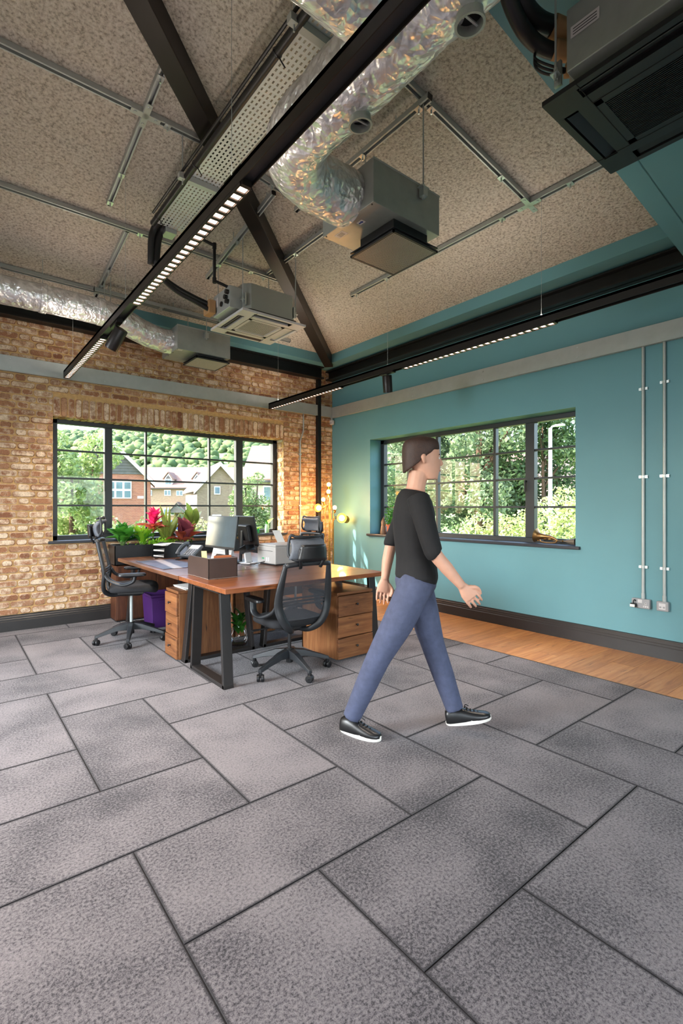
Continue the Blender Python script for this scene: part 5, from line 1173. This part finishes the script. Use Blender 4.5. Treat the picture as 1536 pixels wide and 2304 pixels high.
# shoes: white sole, black upper, laces
for s in 'RL':
    h, e, pitch = FT[s]; h, e = Vector(h), Vector(e); d = (e - h); d.normalize(); yaw = math.atan2(d.y, d.x)
    sh = MB()
    def ol(sc, z, n=26):
        out = []
        for j in range(n):
            a = 2 * math.pi * j / n; x = .135 * math.cos(a) * sc; w = (.043 + .007 * math.cos(a) - .004 * math.sin(2 * a)) * sc; out.append((x + .105, w * math.sin(a), z))
        return out
    sh.ring_loft([ol(.96, 0), ol(1.0, .006), ol(1.0, .026), ol(.97, .030)]); so = sh.build('shoe_sole', m_sole, t, smooth=50, loc=(h.x, h.y, h.z + .0005), rot=(0, -pitch, yaw))
    up_ = MB(); SS = [(-.027, .014, .060), (-.022, .027, .085), (-.005, .035, .096), (.035, .0385, .100), (.07, .041, .094), (.10, .043, .082), (.135, .0455, .068), (.17, .0465, .058), (.20, .044, .050), (.224, .034, .043), (.236, .016, .036)]
    up_.ring_loft([[(x, w_ * math.copysign(abs(math.cos(a)) ** .75, math.cos(a)), .024 + max(0, math.sin(a)) ** .8 * (h_ - .024) - (.004 if math.sin(a) < 0 else 0)) for a in [2 * math.pi * j / 20 for j in range(20)]] for x, w_, h_ in SS][::-1])
    uo = up_.build('shoe_upper', m_shoe, t, smooth=60, loc=(h.x, h.y, h.z + .0005), rot=(0, -pitch, yaw))
    for q in range(4):
        x = .105 + .02 * q; z = .086 - .0092 * q; g = MB(); g.tube(bez([(x, -.026, z - .016), (x + .004, 0, z + .001), (x, .026, z - .016)], 4), .0032, 6); g.build('lace', m_black, uo, smooth=True)
    g = MB(); g.tube(bez([(.095, 0, .090), (.105, -.018, .10), (.12, -.026, .085)], 4), .003, 6); g.tube(bez([(.095, 0, .090), (.105, .018, .10), (.122, .026, .086)], 4), .003, 6); g.build('lace_bow', m_black, uo, smooth=True)
# hair and face
hr = MB()
for k in range(60):     # tapering locks from the crown, falling back and to the sides, clear of the face
    az = math.radians(-152 + 304 * (k / 59.0)) + math.pi; cz = math.cos(az); sz = math.sin(az); front = max(0, cz)
    P0 = HC + Vector((-.012, 0, .240)); P1 = HC + Vector((-.008 + .085 * cz, .070 * sz, .215)); lo = .165 if cz > .5 else .155 - (.5 - cz) / 1.5 * .125
    P2 = HC + Vector((-.006 + .104 * cz * (.92 if cz > 0 else 1.02), .083 * sz, .165)); P3 = HC + Vector((-.012 + .100 * cz, .080 * sz, lo))
    pts = [P0, P1, P2] + ([P3] if lo < .16 else []); chain(hr, pts, [.016, .015, .013, .008][:len(pts)], 6, 4)
skinned(hr, 'hair', m_hair, .008, t, 2)
m_eye = M('eye_white', (230, 228, 222), .2, var=.02); m_iris = M('iris', (60, 42, 30), .2)
for s in (-1, 1):
    c = HC + Vector((.084, s * .030, .118)); g = MB(); g.lathe([(.001, -.011), (.008, -.007), (.011, 0), (.008, .007), (.001, .011)], 12, c); e_ = g.build('eye', m_eye, t, smooth=True)
    g = MB(); g.lathe([(.001, .0115), (.004, .0105), (.005, .009)], 10, c, Matrix.Rotation(math.pi / 2, 3, 'Y')); g.build('iris', m_iris, e_, smooth=True)
    g = MB(); g.tube(bez([c + Vector((.004, -.016, .018)), c + Vector((.008, 0, .022)), c + Vector((.0, .016, .018))], 4), .003, 6); g.build('eyebrow', m_hair, t, smooth=True)
g = MB(); g.tube(bez([HC + Vector((.092, -.020, .047)), HC + Vector((.1015, 0, .047)), HC + Vector((.092, .020, .047))], 4), .0035, 6); g.build('lips', M('lips', (176, 104, 96), .5), t, smooth=True)

# ------------------------------------------------------------------ outdoors
GZ = -1.7
m_grass = M('grass', (96, 128, 62), .95, var=.3, vscale=1.5); m_road = M('tarmac', (120, 118, 114), .9, var=.1, vscale=4); m_pave = M('pale_paving', (190, 182, 168), .9, var=.1)
mb = MB(); mb.add([(-200, .5, GZ), (520, .5, GZ), (520, 700, GZ), (-200, 700, GZ)], [(0, 1, 2, 3)]); mb.add([(.5, -80, GZ), (520, -80, GZ), (520, .5, GZ), (.5, .5, GZ)], [(0, 1, 2, 3)])
o = mb.build('ground', m_grass); o['kind'] = 'structure'
mb = MB(); R_ = Matrix.Rotation(math.radians(-38.8), 3, 'Z'); mb.add([R_ @ Vector(p) + Vector((16, 48, GZ + .02)) for p in ((-60, -7, 0), (60, -7, 0), (60, 7, 0), (-60, 7, 0))], [(0, 1, 2, 3)]); o = mb.build('road', m_road); o['kind'] = 'structure'
# wooded hill
t = struct('hill'); m_hill = M('hill_meadow', (136, 150, 104), .95, var=.25, vscale=.02)
ridge_dir = Vector((.7797, -.6261, 0)); fdir = Vector((.6261, .7797, 0)); cb = Vector((-4.958, -6.42, 0))
def hill_z(u, v):   # v distance away, u sideways
    k = max(0., min(1., (v - 150) / 270)); k = k * k * (3 - 2 * k); top_ = 66 + 6 * math.sin(u * .012 + 1) - 5 * ((u + 100) / 200) - max(0, (u + 40) * .06)
    return GZ + k * top_
def hp_(i, j): u = -420 + 1000 * i; v = 130 + 420 * j; p = cb + ridge_dir * u + fdir * v; return (p.x, p.y, hill_z(u, v) - .5)
MB().grid(hp_, 60, 30).build('slope', m_hill, t, smooth=True)
ico = bmesh.new(); bmesh.ops.create_icosphere(ico, subdivisions=2, radius=1.0); iv = np.array([v.co for v in ico.verts]); ifc = np.array([[v.index for v in f.verts] for f in ico.faces]); ico.free()
def blobs(centers, radii, name, mat, parent, squash=.85, rough=.34, seed=0, **kw):
    rg = np.random.default_rng(seed); nv = len(iv); V_ = []; F_ = []
    for k, (c, r) in enumerate(zip(centers, radii)):
        jit = 1 + rg.uniform(-rough, rough, (nv, 1)); V_.append(iv * jit * np.array([r, r, r * squash]) + np.array(c)); F_.append(ifc + k * nv)
    V_ = np.concatenate(V_); F_ = np.concatenate(F_); me = bpy.data.meshes.new(name); me.vertices.add(len(V_)); me.vertices.foreach_set('co', V_.ravel()); me.loops.add(F_.size); me.loops.foreach_set('vertex_index', F_.ravel().astype(np.int32)); me.polygons.add(len(F_)); me.polygons.foreach_set('loop_start', np.arange(0, F_.size, 3, dtype=np.int32)); me.update(calc_edges=True); me.materials.append(mat)
    me.polygons.foreach_set('use_smooth', [True] * len(F_))
    o = bpy.data.objects.new(name, me); COL.objects.link(o); o.parent = parent
    for k, v in kw.items(): o[k] = v
    return o
m_wood_far = leaf_mat('woodland', (66, 96, 60), (134, 152, 98), .9)
cs, rs = [], []; rg = random.Random(21)
for k in range(8500):
    u = rg.uniform(-400, 330); v = rg.uniform(170, 440); 
    p = cb + ridge_dir * u + fdir * v; r_ = rg.uniform(1.5, 3.5); cs.append((p.x, p.y, hill_z(u, v) + r_ * .5)); rs.append(r_)
blobs(cs, rs, 'woodland', m_wood_far, t, seed=3, kind='stuff')

# leafy trees and shrubs made of individual leaf blades
def leafcloud(name, mat, parent, cent, rad, n, size, seed, up=.2, **kw):
    rg = np.random.default_rng(seed); cent = np.array(cent, float); rad = np.array(rad, float)
    if rad.ndim == 1: rad = np.stack([rad, rad, rad], 1)
    idx = rg.choice(len(cent), n, p=(rad.prod(1) ** .67) / (rad.prod(1) ** .67).sum()); d = rg.normal(size=(n, 3)); d /= np.linalg.norm(d, axis=1, keepdims=True)
    p = cent[idx] + d * rad[idx] * (rg.uniform(.25, 1, (n, 1)) ** .45)
    nn = rg.normal(size=(n, 3)); nn[:, 2] = np.abs(nn[:, 2]) + up; nn /= np.linalg.norm(nn, axis=1, keepdims=True)
    a = np.cross(nn, rg.normal(size=(n, 3))); a /= np.linalg.norm(a, axis=1, keepdims=True); b_ = np.cross(nn, a); s = size * rg.uniform(.6, 1.3, (n, 1))
    V_ = np.stack([p - a * s, p - b_ * s * .5, p + a * s, p + b_ * s * .5], 1).reshape(-1, 3); F_ = np.arange(4 * n).reshape(-1, 4)
    me = bpy.data.meshes.new(name); me.vertices.add(len(V_)); me.vertices.foreach_set('co', V_.ravel()); me.loops.add(F_.size); me.loops.foreach_set('vertex_index', F_.ravel().astype(np.int32)); me.polygons.add(len(F_)); me.polygons.foreach_set('loop_start', np.arange(0, F_.size, 4, dtype=np.int32)); me.update(calc_edges=True); me.materials.append(mat)
    o = bpy.data.objects.new(name, me); COL.objects.link(o); o.parent = parent
    for k, v in kw.items(): o[k] = v
    return o
m_bark = M('bark', (84, 66, 52), .95, var=.25, vscale=12, bmp=.5, bscale=40)
lv = {'fresh': leaf_mat('foliage_fresh', (112, 142, 88), (182, 196, 134), .6), 'mid': leaf_mat('foliage_mid', (84, 114, 70), (150, 172, 112), .6), 'conifer': leaf_mat('foliage_conifer', (78, 102, 78), (140, 160, 120), .7), 'lime': leaf_mat('foliage_lime', (142, 164, 94), (214, 218, 160), .6), 'dark': leaf_mat('foliage_dark', (66, 96, 64), (122, 148, 96), .6)}
def tree(name, label, base, h, blobs_, leaf, n, size, seed, trunk=.12, cat='tree', group=None, branches=6):
    t = thing(name, label, cat, base, 0, group); rg = random.Random(seed)
    c = [b_[:3] for b_ in blobs_]; r_ = [b_[3] if hasattr(b_[3], '__len__') else (b_[3],) * 3 for b_ in blobs_]
    leafcloud('foliage', lv[leaf], t, c, r_, n, size, seed, kind='stuff')
    g = MB(); g.tube([(0, 0, 0), (.03 * h * .2, 0, h * .4), (0, .02, h * .85)], [trunk, trunk * .75, trunk * .3], 8)
    for k in range(branches):
        q = Vector(rg.choice(c)); z0 = rg.uniform(.25, .7) * h; g.tube(bez([(0, 0, z0), (q.x * .5, q.y * .5, (z0 + q.z) / 2 + .1), (q.x * .95, q.y * .95, q.z)], 3), [trunk * .35] * 3 + [trunk * .2] * 3 + [trunk * .12], 6)
    g.build('trunk', m_bark, t, smooth=True); return t
def rb_(seed, n, rx, ry, z0, z1, r0, r1):
    q = random.Random(seed); out = []
    for k in range(n):
        a = q.uniform(0, 6.28); s = math.sqrt(q.random()); z = z0 + (z1 - z0) * (k + .5) / n; out.append((math.cos(a) * rx * s, math.sin(a) * ry * s, z, q.uniform(r0, r1)))
    return out
tree('garden_tree', 'light green leafy tree filling the left casement of the brick wall window', (-2.2, 9.2, GZ), 5.0, rb_(1, 26, 1.0, .9, .9, 4.9, .35, .62), 'fresh', 15000, .07, 1)
tree('columnar_tree', 'columnar dense green shrub seen in the right casement of the brick wall window', (2.0, 6.3, GZ), 4.1, rb_(2, 20, .40, .40, .6, 3.4, .28, .42) + [(-.15, 0, 3.75, .22), (.2, .1, 3.9, .2)], 'mid', 9000, .05, 2, .07)
for k, (x, y, s, lf) in enumerate(((-1.6, 7.6, .75, 'fresh'), (-.7, 7.0, .7, 'mid'), (.2, 6.4, .65, 'lime'), (1.0, 5.6, .6, 'fresh'), (.9, 8.6, .8, 'lime'))):
    tree('garden_shrub', ['pale shrub low behind the left office chair outside', 'green shrub outside below the red brick house', 'sunlit lime shrub outside behind the bromeliad', 'light green shrub outside behind the monitor', 'lime shrub outside in front of the parked car'][k], (x, y, GZ), 2.2, rb_(30 + k, 9, .55 * s, .55 * s, .5, 2.55 if k < 4 else 1.9, .35, .5), lf, 2600, .05, 40 + k, .04, 'shrub', 'shrubs outside the brick wall window', 3)
# outside the teal wall window
tree('conifer_tree', 'tall conifer at the left of the teal wall window view', (11.0, 9.2, GZ), 8.6, rb_(3, 34, 2.0, 2.0, 1.5, 8.6, .5, .95), 'conifer', 15000, .10, 3, .2, group='conifers outside the teal wall', branches=12)
tree('conifer_tree', 'broad conifer in the middle of the teal wall window view', (12.2, 5.9, GZ), 8.4, rb_(4, 40, 2.3, 2.3, 2.2, 8.4, .5, .95), 'conifer', 18000, .10, 4, .22, group='conifers outside the teal wall', branches=14)
tree('conifer_tree', 'dense dark conifer right of centre in the teal window view', (13.3, 3.7, GZ), 7.6, rb_(5, 34, 1.7, 1.7, 1.2, 7.4, .5, .9), 'dark', 15000, .10, 5, .1, group='conifers outside the teal wall', branches=10)
tree('conifer_tree', 'distant lighter conifer behind the left pane of the teal window', (13.0, 16.6, GZ), 9.0, rb_(6, 30, 2.6, 2.6, 1.2, 9.4, .7, 1.2), 'mid', 12000, .13, 6, .22, group='conifers outside the teal wall', branches=10)
tree('tall_shrub', 'dark upright hedge shrub in the left casement of the teal window', (3.9, 2.6, GZ), 3.6, rb_(7, 16, .55, .55, .5, 3.9, .3, .45), 'dark', 6000, .05, 7, .06, 'shrub')
for k, (x, y, hgt, lf) in enumerate(((4.2, 1.2, 2.5, 'mid'), (4.6, .4, 2.65, 'lime'), (5.0, -.3, 2.6, 'lime'), (5.3, -.9, 2.9, 'lime'), (5.6, -1.5, 3.3, 'lime'), (5.3, -2.1, 2.9, 'fresh'), (5.9, -2.5, 3.5, 'fresh'), (4.9, -3.0, 2.9, 'lime'))):
    tree('garden_shrub', ['shrub beside the dark hedge outside the teal window', 'pale shrub behind the walking person outside', 'sunny pale shrub left of centre below the teal window', 'sunny pale shrub at the centre below the teal window', 'tall yellow-green shrub below the broad conifer', 'green shrub just left of the lamp post', 'tall green shrub behind the lamp post', 'yellow-green shrub at the far right pane'][k], (x, y, GZ), hgt, rb_(60 + k, 12, .55, .55, .5, hgt, .32, .5), lf, 4200, .045, 80 + k, .05, 'shrub', 'shrubs outside the teal wall window', 4)
# street lamp
t = thing('street_lamp', 'white street lamp post outside the teal wall window', 'lamp post', (10.35, 1.81, GZ)); m_post = M('white_post', (226, 228, 232), .45)
MB().cyl((0, 0, 0), (0, 0, 5.62), .075, .055, n=12).build('post', m_post, t, smooth=40); g = MB(); g.tube(bez([(0, 0, 5.55), (.02, -.05, 5.66), (.06, -.16, 5.68)], 4), .03, 8); g.build('arm', m_post, t, smooth=True); MB().b2((0, -.42, 5.65), (.16, -.12, 5.72)).build('lantern', m_post, t, bevel=.02)

# houses
m_redb = house_brick('red_brick_house', (160, 98, 76), (138, 80, 64), (176, 156, 142)); m_buffb = house_brick('buff_brick_house', (150, 128, 104), (132, 110, 90), (168, 154, 138)); m_render = M('white_render', (178, 170, 162), .85, var=.03); m_clad = M('dark_cladding', (88, 86, 84), .8, var=.2, vscale=3)
def tile_roof(name, rgb):
    m, nt, n, l, bs = nmat(name); w = n.new('ShaderNodeTexWave'); w.bands_direction = 'Z'; w.inputs['Scale'].default_value = 2.2; w.inputs['Distortion'].default_value = .6; l.new(tex_coord(n, l), w.inputs['Vector']); c = lin(rgb); l.new(ramp(n, l, w.outputs['Fac'], [(.2, tuple(x * .7 for x in c[:3])), (.6, c)]), bs.inputs['Base Color']); bs.inputs['Roughness'].default_value = .9; return m
m_roofp = tile_roof('pinkish_roof_tile', (138, 112, 100)); m_roofg = tile_roof('grey_brown_roof', (126, 112, 104)); m_wwin = M('white_window', (238, 238, 236), .5, var=.02); m_wpane = M('house_window_glass', (96, 120, 132), .1, var=.3, vscale=1)
def hwin(par, x, z, w, h, y=-.03, cols=2, rows=2, facing=0):
    f = MB(); f.b2((x - w / 2, y - .05, z - h / 2), (x + w / 2, y + .05, z + h / 2)); o = f.build('window', m_wwin, par)
    for i in range(cols):
        for j in range(rows):
            g = MB(); a = x - w / 2 + w * (i + .12) / cols; c = z - h / 2 + h * (j + .12) / rows; g.b2((a, y - .07, c), (a + w / cols * .76, y - .045, c + h / rows * .76)); g.build('pane', m_wpane, o)
def gable_house(label, loc, rz, w, d, eave, apex, wall, roof, clad_from=None, wins=(), side=None):
    """gable end faces local -y; base at GZ"""
    t = thing('house', label, 'house', (loc[0], loc[1], GZ), rz, 'houses outside'); e, a = eave - GZ, apex - GZ; h = w / 2
    MB().prism([(-h, 0, 0), (h, 0, 0), (h, 0, e), (0, 0, a), (-h, 0, e)], (0, d, 0)).build('wall', wall, t)
    if side: MB().b2((-h - .03, .02, 0), (-h, d, e)).build('rendered_side', side, t)
    sl = (a - e) / h; ov = .35; rt = .16
    for s in (-1, 1):
        MB().prism([(0, -ov, a + .05), (s * (h + ov), -ov, e - ov * sl + .05), (s * (h + ov), -ov, e - ov * sl + .05 + rt), (0, -ov, a + .05 + rt)][::s], (0, d + 2 * ov, 0)).build('roof', roof, t)
        MB().prism([(0, -ov - .04, a - .18), (s * (h + ov), -ov - .04, e - ov * sl - .18), (s * (h + ov), -ov - .04, e - ov * sl + .16), (0, -ov - .04, a + .20)][::s], (0, .05, 0)).build('bargeboard', m_wwin, t)
    if clad_from is not None:
        cz = clad_from - GZ; k = 0; z = cz
        while z < a - .3:
            z2 = min(z + .22, a - .05); x1 = min(h, (a - z) / sl); x2 = min(h, (a - z2) / sl); MB().prism([(-x1, -.05, z), (x1, -.05, z), (x2, -.02, z2), (-x2, -.02, z2)], (0, .045, 0)).build('cladding_board', m_clad, t); z += .225
    for (x, z, ww, hh, c, r_) in wins: hwin(t, x, z - GZ, ww, hh, cols=c, rows=r_)
    return t
RZ = math.atan2(-.6261, .7797)
t = gable_house('red brick house with dark boarded gable and white bargeboards', (4.58, 34.65), RZ + math.radians(21), 6.6, 9, 3.55, 6.96, m_redb, m_roofp, 3.95, [(1.05, 2.72, 1.75, 1.35, 3, 2), (-1.4, 2.72, 1.5, 1.3, 3, 2)])
g = MB(); g.b2((2.35, -.05, 3.75), (2.8, -.02, 3.95)); g.build('name_plate', m_wwin, t)
gable_house('buff brick gabled house with a white rendered side', (14.55, 35.6), RZ + math.radians(24), 4.0, 8.5, 3.1, 5.3, m_buffb, m_roofg, None, [(-.25, 2.9, .55, .75, 1, 1), (1.45, 2.9, .55, .75, 1, 1), (-.3, .2, .8, 1, 2, 1)], side=m_render)
gable_house('distant gabled house behind the buff one', (24.0, 42.5), RZ - math.radians(10), 4.4, 8, 3.3, 6.2, m_buffb, m_roofg)
def eave_house(label, loc, rz, L, d, eave, ridge, wall, roof, wins=(), dormers=(), porch=None, gable=None):
    t = thing('house', label, 'house', (loc[0], loc[1], GZ), rz, 'houses outside'); e, a = eave - GZ, ridge - GZ
    MB().prism([(0, 0, 0), (0, d, 0), (0, d, e), (0, d / 2, a), (0, 0, e)][::-1], (L, 0, 0)).build('wall', wall, t)
    s = (a - e) / (d / 2); ov = .35
    for sg in (0, 1):
        y0, y1 = (-ov, d / 2) if sg == 0 else (d + ov, d / 2); MB().prism([(-ov, y0, e - ov * s + .04), (-ov, y1, a + .04), (-ov, y1, a + .2), (-ov, y0, e - ov * s + .2)], (L + 2 * ov, 0, 0)).build('roof', roof, t)
    MB().b2((-ov, -ov - .08, e - ov * s - .02), (L + ov, -ov + .02, e - ov * s + .1)).build('gutter', m_charcoal, t)
    for (x, z, ww, hh, c, r_) in wins: hwin(t, x, z - GZ, ww, hh, cols=c, rows=r_)
    for x in dormers:
        q = MB(); zc = e + .55; y0 = .25; q.prism([(x - .55, y0, zc - .3), (x + .55, y0, zc - .3), (x + .55, y0, zc + .75), (x, y0, zc + 1.5), (x - .55, y0, zc + .75)], (0, 2.5, 0)); dm = q.build('dormer', m_wwin, t)
        for sg in (-1, 1): MB().prism([(x, y0 - .15, zc + 1.62), (x + sg * .8, y0 - .15, zc + .62), (x + sg * .8, y0 - .15, zc + .72), (x, y0 - .15, zc + 1.75)][::sg], (0, 2.7, 0)).build('dormer_roof', roof, dm)
        MB().prism([(x - .4, y0 - .03, zc + .72), (x + .4, y0 - .03, zc + .72), (x, y0 - .03, zc + 1.25)], (0, .02, 0)).build('dormer_gable', m_clad, dm)
        for i in range(2): MB().b2((x - .42 + .44 * i, y0 - .03, zc - .1), (x - .02 + .44 * i, y0 - .005, zc + .62)).build('pane', m_wpane, dm)
    if porch is not None:
        x = porch; po = MB().prism([(x - 1.2, -1.2, 2.3), (x + 1.2, -1.2, 2.3), (x, -1.2, 3.7)], (0, 1.2, 0)).build('porch', m_clad, t)
        for sg in (-1, 1): MB().prism([(x, -1.3, 3.72), (x + sg * 1.4, -1.3, 2.15), (x + sg * 1.4, -1.3, 2.28), (x, -1.3, 3.86)][::sg], (0, 1.4, 0)).build('porch_roof', m_roofg, po)
        for sg in (-1, 1): MB().b2((x + sg * 1.1 - .06, -1.2, 0), (x + sg * 1.1 + .06, -1.08, 2.3)).build('porch_post', m_wwin, po)
        MB().b2((x - .5, -.06, 0), (x + .5, 0, 2.1)).build('door', m_charcoal, t)
    return t
# long terrace
Lx = 22.0; org = Vector((20.7, 65.3, 0)) - Vector((.7797, -.6261, 0)) * 8.5
eave_house('long buff brick terrace with pinkish roof and two dormers', (org.x, org.y), RZ, Lx, 10, 4.30, 7.45, m_buffb, m_roofp,
           [(8.0, 3.5, .95, .85, 2, 1), (9.75, 3.45, .95, .75, 2, 1), (5.3, 3.5, .85, .85, 2, 1), (11.6, 3.5, .7, .8, 1, 1), (5.6, .7, 1.1, 1.0, 2, 1), (8.2, .7, 1.6, 1.0, 3, 1), (12, .7, 1, 1, 2, 1)], [8.0, 12.2], 9.75)
eave_house('pale rendered house with a tiled roof in the right casement view', (9.35, 20.6), RZ, 9, 7, 3.1, 5.35, m_render, m_roofp, [(1.5, 2.2, 1, 1, 2, 1)])
eave_house('red brick house glimpsed between the conifer trunks', (30.0, 19.0), RZ, 6, 6, 3.2, 6.0, m_redb, m_roofp, [(1.5, 2.2, 1, 1, 2, 2)])
eave_house('pale roofed house at the right edge of the teal window view', (23.2, 8.6), RZ, 10, 7, 1.9, 4.6, m_render, m_roofg, [(1.5, .6, 1, 1, 2, 1)])
# parked car
t = thing('parked_car', 'blue car parked in front of the terrace', 'car', (16.6, 53.4, GZ + .03), RZ); m_car = M('blue_car_paint', (52, 92, 158), .25, .3)
g = MB(); g.ring_loft([[(x, y * .85, z) for x, z in ((-2.0, .35), (2.0, .35), (2.05, .75), (1.2, .92), (.7, 1.42), (-1.1, 1.46), (-1.75, .95), (-2.05, .85))] for y in (-1, 1)]); g.build('body', m_car, t, bevel=.05)
for x in (-1.25, 1.25):
    for y in (-.82, .82): MB().cyl((x, y - .1, .32), (x, y + .1, .32), .32, n=18).build('wheel', m_black, t)
MB().b2((-1.0, -.87, .98), (.65, .87, 1.34)).build('side_window', m_wpane, t)
